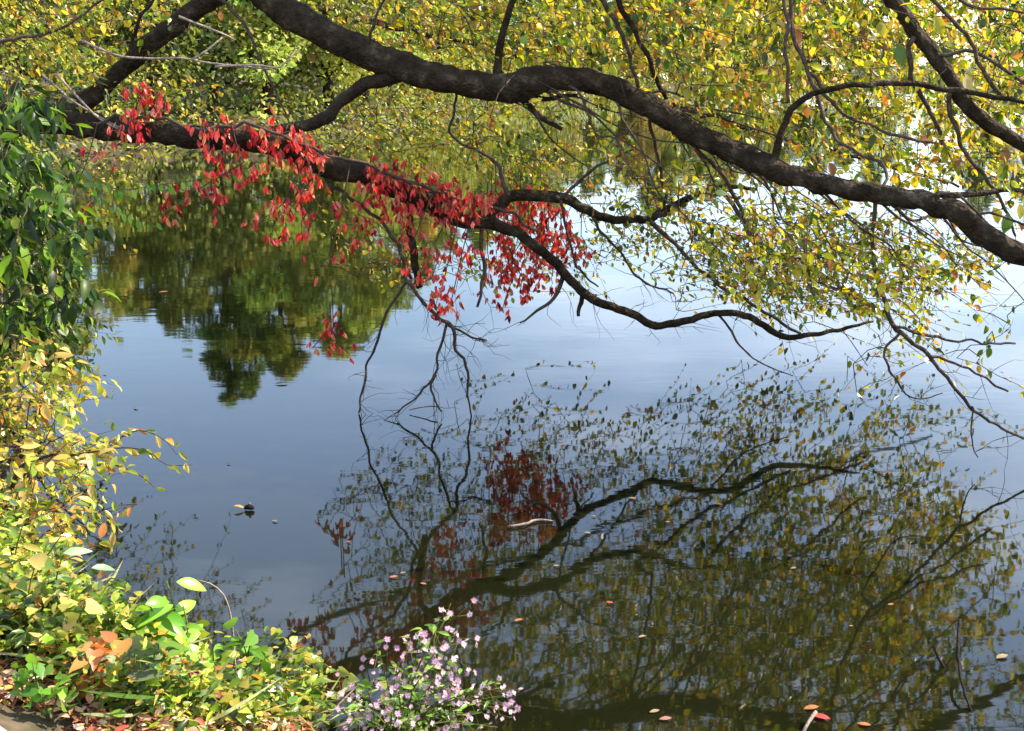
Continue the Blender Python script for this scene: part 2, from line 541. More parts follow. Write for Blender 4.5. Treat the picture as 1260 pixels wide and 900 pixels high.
# ------------------------------------------------------------------ twigs that grow off a skeleton of branches
class Grower:
    def __init__(self, parent, leaves, T=None):
        self.parent, self.leaves = parent, leaves
        self.sk = []                    # skeleton points
        self.T = T or Tubes()
        self.arr = None
        self.avoid = None
    def skeleton(self, pts):
        self.sk.append(np.asarray(pts, float)); self.arr = None
    def nearest(self, p):
        if self.arr is None: self.arr = np.concatenate(self.sk)
        d = np.linalg.norm((self.arr - p) * np.array((1, .8, 1)), axis=1)
        i = int(np.argmin(d))
        return self.arr[i], float(d[i])
    def twig(self, centre, direction, length, nleaf, lsize, r=0.004, droop=0.15, lean=None, maxlink=9, leafdroop=.5):
        d = unit(direction)
        base = centre - d * length * 0.5
        s, dist = self.nearest(base)
        if dist > maxlink: return
        q = [s]
        if dist > 0.12:
            nl = 2 + int(dist / .35)
            for k in range(1, nl):
                f = k / nl
                q.append(s + (base - s) * f + np.array((0, 0, 0.14 * dist * math.sin(f * math.pi))) + rvec(0.035 * min(1, dist)))
        n = 5
        for k in range(n + 1):
            f = k / n
            q.append(base + d * length * f + np.array((0, 0, -droop * length * f * f)) + rvec(0.014 * length))
        link_n = len(q) - n - 1
        rad = [r * (1.0 + 0.5 * min(dist, 2)) * (1 - .35 * k / len(q)) if k < link_n else r * (1 - .75 * (k - link_n) / n) for k in range(len(q))]
        self.T.add(q, rad, 4)
        self.skeleton(np.array(q[1:]))
        tip = q[link_n:]
        for k in range(nleaf):
            f = (k + rnd(0, 1)) / nleaf
            i = min(n - 1, int(f * n)); g = f * n - i
            p = tip[i] * (1 - g) + tip[i + 1] * g
            side = unit(np.cross(d, rvec()))
            ld = unit(d * rnd(.2, .8) + side * rnd(.5, 1.0) + np.array((0, 0, -rnd(0.2, 1.0) * leafdroop * 1.6)))
            nn = unit(np.array((0, 0, 1)) + rvec(0.55))
            off = side * rnd(0.0, 0.02) + rvec(.012)
            if self.avoid and self.avoid(p + off): continue
            self.leaves.add(p + off, ld, nn, lsize * random.choice((rnd(.4, .8), rnd(.7, 1.15), rnd(.9, 1.45))))
    def side_twigs(self, pts, n, length, r=0.003):
        """bare fine twigs off a branch"""
        for _ in range(n):
            i = random.randrange(max(1, len(pts) // 4), len(pts) - 1)
            d = unit(pts[i + 1] - pts[i]) * .8 + rvec(.6)
            L_ = length * rnd(.4, 1.2)
            q = [pts[i]]
            for k in range(5):
                d = unit(d + rvec(.28))
                q.append(q[-1] + d * L_ / 5)
            self.T.add(q, [r * (1 - .15 * k) for k in range(6)], 3)
            if random.random() < .6:
                e = unit(d + rvec(.8)); z = q[2]
                self.T.add([z, z + e * L_ * .25, z + e * L_ * .4 + rvec(.02)], [r * .7, r * .6, r * .4], 3)

def in_poly(u, v, poly):
    c = False
    n = len(poly)
    for i in range(n):
        x1, y1 = poly[i]; x2, y2 = poly[(i + 1) % n]
        if (y1 > v) != (y2 > v) and u < (x2 - x1) * (v - y1) / (y2 - y1) + x1: c = not c
    return c
def sample_poly(poly):
    us = [p[0] for p in poly]; vs = [p[1] for p in poly]
    while True:
        u, v = rnd(min(us), max(us)), rnd(min(vs), max(vs))
        if in_poly(u, v, poly): return u, v

# ------------------------------------------------------------------ the overhanging tree
tree_x, tree_y = -5.15, 8.6
tree = tag(empty('overhanging_tree', (tree_x, tree_y, gz(tree_x, tree_y))),
           'large tree leaning over the lake with thick dark limbs and yellow green autumn leaves', 'tree')
TL = Leaves(T_ELM, M_LEAF, PAL_YELLOW)
G = Grower(tree, TL)
PXW = 8.7 / FPX / 2                                   # half width in metres of one pixel at the tree
def traced(name, pts, D, wid, sides=14, rough=0.0, step=.08, gnarl=0.0, mat=None, skeleton=True, bare=0, blen=.3):
    """pts in picture directions, D either one distance or one per point, wid = widths in pixels (first, last) or list"""
    n = len(pts)
    Ds = D if isinstance(D, (list, tuple)) and len(D) == n and n > 2 else np.linspace(D[0], D[1], n) if isinstance(D, (list, tuple)) else [D] * n
    ws = wid if len(wid) == n else np.interp(np.linspace(0, 1, n), np.linspace(0, 1, len(wid)), wid)
    q = [P(a, b_, d) for (a, b_), d in zip(pts, Ds)]
    r = [w * d / FPX / 2 for w, d in zip(ws, Ds)]
    pp, rr = catmull(q, r, step)
    if gnarl:
        w_ = RNG.normal(0, gnarl, pp.shape)
        w_[0] = 0
        k = np.array((.25, .5, .25))
        for a in range(3): w_[:, a] = np.convolve(w_[:, a], k, 'same')
        pp = pp + w_
    T = Tubes(); T.add(pp, rr, sides, rough)
    o = T.build(name, mat or M_BARK, tree)
    if skeleton: G.skeleton(pp)
    if bare: G.side_twigs(pp, bare, blen)
    return pp

gz0 = gz(tree_x, tree_y)
# trunk
tp = [np.array((tree_x - .1, tree_y, gz0 - .3)), np.array((tree_x, tree_y, gz0 + .4)), np.array((tree_x + .08, tree_y, 2.0)),
      np.array((tree_x + .02, tree_y + .05, 2.9)), np.array((tree_x + .2, tree_y + .1, 4.2)), np.array((tree_x + .7, tree_y + .2, 5.6)), np.array((tree_x + 1.1, tree_y + .3, 7.2))]
pp, rr = catmull(tp, [.42, .34, .31, .29, .24, .19, .12], .1)
T = Tubes(); T.add(pp, rr, 18, .05); T.build('trunk', M_BARK, tree); G.skeleton(pp)
# limbs
lower = traced('limb', [(-125, 165), (-40, 158), (60, 150), (130, 158), (200, 165), (300, 172), (360, 185), (400, 205), (450, 217), (520, 245), (562, 266), (605, 272)],
               [8.6, 8.5, 8.35, 8.2, 8.05, 7.9, 7.88, 7.92, 8.0, 8.25, 8.4, 8.5], [40, 36, 30, 27, 26, 28, 27, 26, 24, 26, 25, 19], 18, .11, .035, .009)
main = traced('limb', [(-128, 110), (-40, 128), (55, 136), (108, 122), (142, 92), (200, 42), (262, -2), (300, -22), (335, 2), (400, 42), (470, 74), (540, 95), (612, 108),
                        (645, 104), (690, 96), (740, 104), (800, 131), (850, 162), (900, 185), (970, 215), (1050, 235), (1130, 246), (1180, 266), (1220, 296), (1275, 322), (1350, 352), (1450, 380), (1560, 395), (1680, 380)],
              [8.6, 8.6, 8.6, 8.6, 8.6, 8.5, 8.45, 8.4, 8.35, 8.3, 8.25, 8.2, 8.15, 8.1, 8.1, 8.05, 7.95, 7.8, 7.6, 7.25, 6.95, 6.65, 6.5, 6.35, 6.2, 6.0, 5.8, 5.6, 5.4],
              [38, 32, 25, 22, 20, 21, 24, 30, 34, 35, 34, 33, 32, 36, 29, 28, 27, 27, 26, 25, 23, 23, 28, 27, 25, 22, 17, 11, 4], 18, .11, .035, .009)
high = traced('limb', [(-95, -260), (60, -330), (300, -330), (560, -270), (800, -200), (980, -120), (1060, -50), (1108, 15), (1150, 68), (1182, 118), (1222, 156), (1275, 190), (1340, 240), (1430, 290), (1540, 310)],
              [8.7, 8.7, 8.7, 8.7, 8.5, 8.2, 7.8, 7.6, 7.5, 7.5, 7.5, 7.5, 7.5, 7.5, 7.5], [44, 40, 36, 32, 28, 24, 20, 17, 17, 17, 16, 13, 11, 7, 3], 14, .1, .04, .012)
back = traced('limb', [(-110, -60), (40, -90), (240, -40), (420, 20), (600, 60), (760, 110), (900, 150), (1040, 190), (1180, 230)],
              [8.8, 9.6, 10.6, 11.2, 11.6, 11.8, 12, 12, 12], [26, 17, 11, 8, 6.5, 5.5, 5, 4, 3], 8, .06, .08, .03)
# branches traced one by one
BR = [
    ([(605, 272), (650, 296), (690, 330), (720, 362), (768, 384), (820, 400), (880, 385), (922, 391), (965, 415), (1000, 413), (1042, 404), (1075, 396)], (8.5, 8.8), [17, 13, 12, 12, 11, 10, 9, 9, 8, 6, 5, 3], 18),
    ([(590, 268), (614, 252), (640, 240), (690, 244), (732, 264), (790, 270), (842, 246), (885, 230), (930, 232)], (8.5, 9.3), [16, 15, 15, 14, 12, 10, 9, 7, 4], 10),
    ([(492, 92), (450, 104), (420, 124), (396, 149), (366, 158), (330, 162)], (8.25, 7.95), [20, 16, 14, 15, 14, 13], 0),
    ([(615, 100), (611, 70), (621, 32), (636, -12), (640, -60)], (8.2, 8.1), [13, 9, 8, 7, 5], 4),
    ([(455, 40), (468, 15), (480, -20)], (8.1, 8.0), [4, 3, 3], 2),
    ([(700, -60), (740, -2), (768, 48), (785, 108)], (8.0, 8.2), [6, 6, 5, 4], 3),
    ([(720, -70), (757, -5), (790, 58), (820, 122)], (8.0, 8.2), [7, 7, 6, 5], 3),
    ([(953, 192), (966, 150), (986, 124), (1030, 108), (1100, 104), (1170, 112), (1240, 123), (1290, 130)], (7.35, 7.0), [10, 8, 8, 7, 7, 7, 5, 4], 5),
    ([(962, -40), (968, 20), (968, 62), (971, 128)], (7.6, 7.3), [5, 5, 4, 4], 2),
    ([(972, -30), (976, 40), (1000, 100), (1016, 150), (1040, 180), (1086, 206), (1084, 232)], (7.6, 6.85), [5, 5, 5, 4, 4, 4, 4], 4),
    ([(1000, 90), (1020, 122), (1052, 150)], (7.4, 7.5), [4, 4, 3], 1),
    ([(1062, 152), (1118, 172), (1152, 175)], (7.3, 7.2), [3, 4, 3], 1),
    ([(1118, 58), (1124, 100), (1150, 150), (1170, 190), (1186, 218)], (7.5, 7.8), [6, 6, 5, 5, 4], 3),
    ([(1166, 118), (1178, 172), (1202, 205), (1228, 240), (1250, 290)], (7.5, 7.6), [6, 5, 5, 4, 3], 3),
    ([(1120, -60), (1142, -8), (1190, 45), (1206, 80), (1232, 117)], (7.3, 7.4), [5, 5, 5, 5, 5], 3),
    ([(1150, 242), (1192, 240), (1240, 236), (1300, 240)], (6.6, 6.9), [9, 8, 6, 4], 3),
    ([(1152, 66), (1200, 66), (1262, 102), (1300, 120)], (7.5, 7.3), [5, 4, 4, 3], 2),
    ([(1160, -10), (1200, 8), (1262, 15)], (7.3, 7.3), [3, 4, 3], 1),
    ([(797, 138), (806, 180), (815, 225), (818, 264)], (8.0, 8.7), [5, 4, 4, 4], 3),
    ([(850, 178), (888, 212), (912, 262), (932, 300), (985, 322), (1030, 350), (1080, 392)], (7.8, 8.5), [5, 5, 5, 5, 4, 4, 3], 7),
    ([(1078, 245), (1075, 300), (1080, 340), (1100, 400), (1148, 446), (1200, 506), (1275, 548)], (6.85, 7.2), [6, 5, 5, 6, 5, 4, 3], 10),
    ([(1100, 400), (1140, 412), (1190, 420), (1250, 424)], (7.0, 7.4), [4, 4, 3, 3], 4),
    ([(1140, 436), (1190, 455), (1240, 480)], (7.05, 7.3), [4, 3, 3], 3),
    ([(800, 270), (850, 322), (888, 352), (930, 378), (985, 412)], (8.8, 8.7), [6, 5, 5, 4, 4], 8),
    ([(885, 230), (940, 300), (1000, 345), (1080, 378)], (9.2, 9.2), [6, 5, 4, 3], 6),
    ([(640, 118), (664, 140), (692, 160)], (8.2, 8.1), [9, 7, 5], 1),
    ([(652, 118), (684, 120), (712, 116)], (8.2, 8.1), [7, 6, 4], 2),
    ([(556, 168), (590, 186), (612, 200), (625, 242)], (8.6, 8.5), [3, 4, 5, 6], 3),
    ([(690, 246), (712, 222), (745, 200), (780, 184)], (8.6, 8.6), [4, 4, 3, 3], 3),
    ([(398, 222), (450, 258), (492, 305), (502, 350), (536, 388), (556, 404), (562, 430), (574, 448), (576, 480), (580, 512)], (8.0, 8.35), [4.5, 4.5, 4.5, 4.5, 5, 5, 4, 4, 3, 2], 22),
    ([(500, 348), (476, 385), (466, 420), (455, 445), (447, 478), (440, 508)], (8.3, 8.4), [4, 3.5, 3.5, 3, 3, 2], 16),
    ([(550, 400), (540, 430), (536, 462), (512, 488), (488, 508)], (8.35, 8.3), [4, 3, 3, 2.5, 2], 18),
    ([(556, 404), (580, 412), (598, 420)], (8.35, 8.2), [3, 3, 2], 14),
    ([(536, 462), (530, 480), (545, 506)], (8.33, 8.3), [3, 3, 2], 6),
    ([(504, 262), (508, 310), (517, 356)], (8.35, 8.35), [9, 10, 9], 0),
    ([(592, 300), (596, 330), (588, 376)], (8.4, 8.3), [5, 5, 3], 2),
    ([(714, 358), (716, 372), (713, 390)], (8.6, 8.6), [7, 6, 4], 0),
    ([(692, 338), (686, 362), (665, 380), (640, 396)], (8.6, 8.5), [6, 5, 4, 2], 5),
    ([(730, 270), (760, 310), (790, 345), (830, 360)], (8.8, 9.2), [4, 3, 3, 2], 10),
    ([(690, 246), (700, 290), (712, 330), (735, 352)], (8.6, 9.0), [4, 3, 3, 2], 8),
    ([(272, -2), (300, 30), (320, 75), (345, 125), (360, 156)], (8.3, 8.2), [5, 4, 3, 3, 2], 4),
    ([(-20, 55), (60, 40), (110, 10), (160, -20)], (8.0, 8.2), [4, 4, 3, 3], 4),
    ([(150, 92), (160, 60), (172, 25), (200, -10)], (8.4, 8.2), [7, 5, 4, 3], 4),
    ([(880, 384), (900, 410), (925, 440), (975, 462)], (8.7, 8.6), [3, 3, 2, 1.5], 3),
    ([(1086, 440), (1105, 470), (1125, 492), (1160, 485)], (7.0, 7.2), [3, 3, 2, 1.5], 3),
    ([(1198, 504), (1196, 540), (1204, 562)], (7.12, 7.12), [2, 2, 1.5], 3),
]
def picture(p):
    zc = p[..., 1] * CP - (p[..., 2] - H) * SP
    return np.stack((630 + FPX * p[..., 0] / zc, 450 - FPX * (p[..., 1] * SP + (p[..., 2] - H) * CP) / zc), -1)
for pts, D, w, nb in BR:
    # root every branch in the wood it springs from
    if pts[0][0] not in (605, 590, 492, -20):
        first = P(pts[0][0], pts[0][1], D[0])
        s_, dist = G.nearest(first)
        if dist < 1.6:
            k_ = picture(s_)
            n_ = len(pts)
            Dl = list(np.linspace(D[0], D[1], n_))
            if dist > .5:
                mid_ = (s_ + first) / 2 + rvec(.04)
                km = picture(mid_)
                pts = [tuple(k_), tuple(km)] + pts; Dl = [s_[1], mid_[1]] + Dl; w = [w[0] * 1.2, w[0] * 1.1] + list(np.interp(np.linspace(0, 1, n_), np.linspace(0, 1, len(w)), w))
            elif dist > .02:
                w = [w[0] * 1.25] + list(np.interp(np.linspace(0, 1, n_), np.linspace(0, 1, len(w)), w))
                pts = [tuple(k_)] + pts; Dl = [s_[1]] + Dl
            D = Dl
    traced('branch', pts, D, w, 8, .08, .04, .011, M_BARK if max(w) > 8 else M_TWIG, bare=nb, blen=.4)
# pale bare twigs of the upper left
for pts in ([(100, 50), (150, 70), (210, 72), (270, 80), (335, 86)], [(220, 20), (250, 32), (278, 44), (290, 50)], [(235, 74), (255, 62), (275, 46)],
            [(52, 92), (90, 125), (135, 152), (178, 172)], [(70, 90), (115, 140), (150, 160), (190, 178)], [(265, 82), (310, 80), (345, 82), (365, 60)]):
    traced('twig', pts, (8.0, 8.1), [3.2, 2], 5, 0, .06, .005, M_PALE, skeleton=False, bare=3, blen=.25)

# foliage: (outline, nearest and farthest distance, twigs, leaves per twig, leaf length)
ZONES = [
    ([(640, -60), (1300, -60), (1300, 235), (1130, 225), (960, 190), (800, 115), (640, 85)], 7.4, 13.5, 1060, 22, .070),
    ([(620, 270), (760, 262), (960, 300), (940, 335), (780, 325), (640, 315)], 10.0, 12.6, 110, 13, .06),
    ([(560, 250), (700, 255), (720, 330), (600, 345)], 9.6, 11.5, 26, 12, .055),
    ([(760, 160), (860, 200), (1000, 240), (1150, 265), (1220, 310), (1130, 370), (980, 385), (900, 350), (830, 300), (740, 250)], 8.0, 12.0, 250, 16, .066),
    ([(860, 255), (1000, 270), (1150, 290), (1215, 325), (1130, 385), (980, 385), (890, 340)], 6.6, 8.2, 150, 15, .058),
    ([(1060, 380), (1180, 370), (1170, 460), (1100, 470)], 7.9, 8.6, 12, 12, .055),
    ([(1210, 370), (1300, 350), (1320, 500), (1215, 490)], 7.4, 8.6, 34, 12, .06),
    ([(840, 300), (980, 350), (960, 400), (860, 370)], 8.2, 9.5, 22, 12, .055),
    ([(400, 120), (560, 130), (720, 150), (760, 240), (620, 235), (500, 200), (420, 190)], 9.0, 12.5, 170, 22, .055),
    ([(380, -40), (640, -40), (640, 90), (540, 75), (400, 20)], 8.2, 12, 150, 22, .058),
    ([(-60, -60), (270, -60), (210, 40), (120, 100), (-60, 130)], 8.0, 11, 170, 22, .058),
    ([(1290, -80), (1620, -60), (1600, 300), (1440, 400), (1290, 330)], 6.3, 10.0, 200, 20, .065),
    ([(150, 90), (290, 120), (300, 155), (160, 150)], 8.6, 10, 36, 16, .05),
    ([(80, 170), (200, 185), (190, 260), (100, 240)], 8.4, 10, 36, 14, .05),
    ([(400, 230), (560, 290), (600, 330), (560, 345), (450, 320), (400, 300)], 8.4, 10, 34, 14, .05),
    ([(560, -300), (1000, -300), (1200, -150), (1240, -30), (560, -30)], 8.5, 14.5, 700, 21, .070),
    ([(-100, -260), (600, -260), (600, -40), (-100, -40)], 8.0, 11.0, 110, 18, .065),
]
_r = random.Random(5)
for _ in range(34):      # long drooping twigs below the main limb
    k = _r.randrange(int(len(main) * .45), int(len(main) * .93))
    a_ = main[k]
    dx, dz, dy = _r.uniform(.5, 1.9), -_r.uniform(.25, 1.15), _r.uniform(-1.0, 1.6)
    q_ = [a_]
    for j_ in range(1, 7):
        f_ = j_ / 6
        q_.append(a_ + np.array((dx * f_, dy * f_, dz * f_ ** 1.3)) + np.array([_r.gauss(0, .035) for _ in range(3)]))
    if q_[-1][2] < .35: continue
    pp_, rr_ = catmull(q_, [.012, .010, .009, .007, .006, .004, .002], .06)
    T_ = Tubes(); T_.add(pp_, rr_, 5, .04); T_.build('branch', M_TWIG, tree); G.skeleton(pp_); G.side_twigs(pp_, 5, .4)
MAINUV = [(262, -2), (335, 2), (400, 42), (470, 74), (540, 95), (612, 108), (690, 96), (740, 104), (800, 131), (850, 162), (900, 185), (970, 215), (1050, 235), (1130, 246), (1180, 266), (1220, 296), (1275, 322)]
def before_limb(p):
    """true where a leaf would hang right in front of the bare main limb"""
    y = p[1]
    if y > 8.75: return False
    zc = y * CP - (p[2] - H) * SP
    u = 630 + FPX * p[0] / zc; v = 450 - FPX * (y * SP + (p[2] - H) * CP) / zc
    if 600 < u < 1050 and abs(v - np.interp(u, [605, 650, 690, 720, 768, 820, 880, 922, 965, 1042], [272, 296, 330, 362, 384, 400, 385, 391, 415, 404])) < 11: return True
    if y > 8.5: return False
    if y > np.interp(630 + FPX * p[0] / y, [700, 840, 1000, 1150, 1275], [8.4, 8.1, 7.4, 6.9, 6.4]): return False
    zc = y * CP - (p[2] - H) * SP
    u = 630 + FPX * p[0] / zc; v = 450 - FPX * (y * SP + (p[2] - H) * CP) / zc
    us = [a for a, _ in MAINUV]; vs = [b_ for _, b_ in MAINUV]
    return abs(v - np.interp(u, us, vs)) < 24
cands = []
for zi, (poly, d0, d1, n, nl, ls) in enumerate(ZONES):
    for _ in range(n):
        u, v = sample_poly(poly)
        u += random.gauss(0, 22); v += random.gauss(0, 16)
        D = rnd(d0, d1)
        c = P(u, v, D)
        if c[2] < 0.35: continue
        # the crown's lower envelope: it hangs lowest in the middle and lifts towards its right end
        m_ = picture(np.array((c[0], c[1], -c[2])))
        if zi not in (2, 3, 4) and m_[1] < np.interp(m_[0], [380, 470, 560, 650, 950, 1050, 1150, 1230, 1300], [600, 545, 505, 478, 492, 530, 575, 660, 720]) + rnd(-12, 30): continue
        # boughs carry their twigs in clumps with gaps between
        w_ = math.sin(2.3 * c[0] + 1.5 * math.sin(2.1 * c[2])) * math.sin(3.1 * c[2] + 1.7 * c[1] + math.sin(1.9 * c[0]))
        if w_ < rnd(-1.3, 0.0): continue
        cands.append((c, nl, ls))
G.avoid = before_limb
keys = [G.nearest(c)[1] for c, _, _ in cands]
for k in np.argsort(keys):
    c, nl, ls = cands[k]
    d = np.array((.75, 0.05, -.22)) + rvec(.42)
    G.twig(c, d, rnd(.35, .8), int(nl * rnd(.6, 1.3)), ls, r=.0035)
G.T.build('twigs', M_TWIG, tree, stuff=True)
# a few large leaves on the nearest twigs
for (u, v, D) in [(1150, 60, 6.8), (1128, 92, 6.8), (975, 30, 6.9), (982, 48, 6.9), (1122, 62, 6.8), (1160, 58, 6.8), (1188, 92, 6.7), (1180, 100, 6.7), (1205, 262, 6.6), (1222, 255, 6.6), (1240, 262, 6.6), (1216, 275, 6.6), (1245, 195, 6.6),
                   (1230, 200, 6.6), (1255, 250, 6.6), (985, 75, 6.9), (1105, 55, 7.0), (1250, 215, 6.6), (1165, 150, 6.8), (1238, 180, 6.7), (1150, 20, 6.8), (1020, 200, 7)]:
    p = P(u, v, 7.55)
    TL.add(p, unit(np.array((rnd(-.3, .5), -.3, -1))), unit(np.array((.2, -1, .5)) + rvec(.4)), rnd(.10, .15))
TL.build(tree, 300)

# ------------------------------------------------------------------ red creeper on the lower limb
creeper = tag(empty('red_creeper', P(200, 165, 8.2)), 'scarlet creeper trailing along and hanging from the lower dark limb', 'climbing plant')
CL = Leaves(T_RED, M_RED, PAL_RED)
CT = Tubes()
vine_pts = [P(u, v - 6, d) for u, v, d in [(120, 158, 8.05), (180, 150, 7.95), (240, 165, 7.82), (300, 160, 7.72), (350, 172, 7.7), (400, 195, 7.74), (450, 208, 7.82), (520, 235, 8.05), (570, 255, 8.25), (610, 262, 8.3), (660, 290, 8.4)]]
vp, vr = catmull(vine_pts, [.012] * len(vine_pts), .08)
CT.add(vp + RNG.normal(0, .012, vp.shape), vr, 5)
VS = [  # hanging shoots: (u0,v0 -> u1,v1), leaves
    (178, 105, 160, 160, 12), (195, 110, 185, 165, 9), (200, 150, 150, 150, 6), (250, 150, 262, 205, 10), (285, 150, 270, 190, 9), (330, 150, 320, 190, 9), (360, 150, 375, 200, 12), (375, 170, 385, 225, 12), (390, 180, 380, 210, 8),
    (345, 165, 340, 185, 7), (300, 200, 190, 268, 17), (260, 235, 275, 245, 5), (330, 205, 300, 212, 5), (380, 225, 340, 262, 9), (350, 250, 315, 278, 6), (378, 262, 372, 300, 5), (372, 230, 365, 262, 4), (335, 280, 345, 298, 3), (405, 315, 410, 322, 2),
    (450, 215, 470, 235, 9), (480, 215, 490, 262, 12), (510, 235, 500, 275, 10), (530, 240, 545, 262, 10), (560, 240, 560, 265, 8), (590, 240, 580, 260, 8), (500, 270, 505, 290, 4), (620, 240, 605, 262, 7), (465, 235, 450, 250, 4),
    (555, 290, 545, 330, 6), (535, 300, 530, 345, 6), (570, 290, 580, 320, 5), (620, 285, 625, 330, 14), (650, 275, 660, 335, 18), (675, 280, 690, 325, 14), (640, 300, 615, 355, 14), (660, 330, 640, 362, 10), (690, 290, 705, 310, 6), (600, 310, 600, 350, 5), (630, 345, 618, 382, 5), (605, 250, 615, 300, 8), (640, 255, 650, 290, 8), (670, 262, 668, 300, 8), (625, 300, 645, 345, 9), (690, 270, 700, 300, 5), (610, 235, 625, 262, 9), (640, 238, 655, 262, 9), (665, 245, 690, 270, 9), (600, 262, 640, 275, 9), (450, 205, 520, 225, 10), (500, 222, 570, 240, 12), (470, 212, 480, 228, 7), (540, 232, 612, 248, 10), (255, 150, 340, 160, 8), (680, 340, 680, 350, 2),
    (545, 350, 535, 382, 8), (555, 372, 548, 385, 4), (420, 250, 440, 300, 5), (440, 262, 470, 300, 5), (410, 395, 408, 412, 4), (408, 412, 385, 428, 3), (408, 412, 430, 436, 3), (500, 320, 512, 350, 3), (715, 290, 720, 320, 3), (90, 240, 108, 250, 3), (130, 180, 125, 195, 3)]
for (u0, v0, u1, v1, n) in VS:
    D = float(np.interp(u0, [180, 300, 420, 480, 560], [7.9, 7.74, 7.78, 7.95, 8.3])) + (1.25 if u0 > 598 else 0) + rnd(-.12, .12)
    a, c = P(u0, v0, D), P(u1, v1, D + rnd(-.1, .1))
    mid = (a + c) / 2 + rvec(.03)
    near = vp[int(np.argmin(np.linalg.norm(vp - a, axis=1)))]
    q = [near, (near + a) / 2 + rvec(.02), a, mid, c] if np.linalg.norm(near - a) < .8 else [a + np.array((0, 0, .25)), a, mid, c]
    CT.add(q, [.005, .004, .004, .003, .002][:len(q)], 4)
    nn_ = int(n * (2.7 if u0 > 440 else 2.0))
    for k in range(nn_):
        f = (k + rnd(0, 1)) / nn_
        p = (a * (1 - f) + c * f) + rvec(.055)
        lean = rnd(-.5, .5)
        for q_ in range(random.choice((3, 4, 5))):
            CL.add(p + rvec(.006), unit(np.array((lean + rnd(-.55, .55), rnd(-.6, .2), -1.0))), unit(np.array((rnd(-.5, .7), -.7, .5)) + rvec(.35)), rnd(.036, .074))
CT.build('vine_stem', M_TWIG, creeper)
CL.build(creeper, 300)

# green trailing creeper shoots by the trunk side
gcr = tag(empty('green_creeper', P(120, 200, 8.1)), 'thin shoot with a row of bright green leaves below the red creeper, upper left', 'climbing plant')
GL = Leaves(T_OVAL, M_LEAF, [(3, (.12, .3, .02)), (2, (.2, .38, .03)), (1, (.35, .42, .06))])
T = Tubes()
q, r_ = catmull([P(85, 195, 8), P(140, 232, 8), P(190, 228, 7.95), (P(240, 222, 7.9)), P(300, 208, 7.95), P(330, 200, 8)], [.005, .004, .004, .003, .002, .001], .05)
T.add(q, r_, 4)
for i in range(0, len(q), 1):
    GL.add(q[i] + rvec(.01), unit(np.array((rnd(.1, .5), -.3, -1))), unit(np.array((0.5, -1, .5)) + rvec(.2)), rnd(.05, .08))
q2, r_ = catmull([P(85, 195, 8), P(120, 240, 7.9), P(150, 262, 7.9), P(190, 276, 7.9)], [.004, .003, .002, .001], .05)
T.add(q2, r_, 4)
for i in range(0, len(q2), 1):
    GL.add(q2[i] + rvec(.01), unit(np.array((rnd(.1, .6), -.3, -.7))), unit(np.array((0.3, -1, .7)) + rvec(.2)), rnd(.05, .08))
T.build('stem', M_STEM, gcr)
GL.build(gcr, 80)

# ------------------------------------------------------------------ shrubs of the left shore
def shrub(name, base, zones, T, mat, pal, label, cat, lsize, stems=7, single=300, droop=.5, dirb=(.35, -.1, -.1), extra=None, D0=None, twr=.003):
    bx, by = base
    root = tag(empty(name, (bx, by, gz(bx, by))), label, cat)
    Lv = Leaves(T, mat, pal)
    g = Grower(root, Lv)
    allc = []
    for poly, d0, d1, n, nl in zones:
        for _ in range(n):
            u, v = sample_poly(poly)
            c = P(u, v, rnd(d0, d1))
            allc.append((c, nl))
    hi = max(c[2] for c, _ in allc)
    for _ in range(stems):
        c = random.choice(allc)[0]
        a = np.array((bx + rnd(-.25, .25), by + rnd(-.3, .3), gz(bx, by) - .08))
        mid = a * .5 + c * .5 + np.array((rnd(-.2, .1), 0, .15 + .1 * abs(c[2] - a[2])))
        q, r_ = catmull([a, a * .75 + mid * .25 + rvec(.03), mid, c], [.022, .018, .012, .004], .1)
        S = Tubes(); S.add(q + RNG.normal(0, .006, q.shape), r_, 6, .04); S.build('stem', M_TWIG, root)
        g.skeleton(q)
    ks = [g.nearest(c)[1] for c, _ in allc]
    for k in np.argsort(ks):
        c, nl = allc[k]
        g.twig(c, np.array(dirb) + rvec(.4), rnd(.22, .45), int(nl * rnd(.7, 1.3)), lsize, r=twr, leafdroop=droop)
    if extra: extra(g, Lv)
    g.T.build('twigs', M_TWIG, root, stuff=True)
    Lv.build(root, single)
    return root

shrub('green_leafed_shrub', (-3.35, 5.9),
      [([(-60, 95), (60, 112), (72, 170), (80, 240), (98, 300), (98, 350), (70, 400), (40, 430), (-60, 440)], 5.0, 6.6, 165, 14)],
      T_MID, M_GREEN, PAL_GREEN, 'tall shrub with drooping glossy dark green leaves at the left edge over the water', 'shrub', .09, 9, 300, .8, (.5, -.1, -.15))

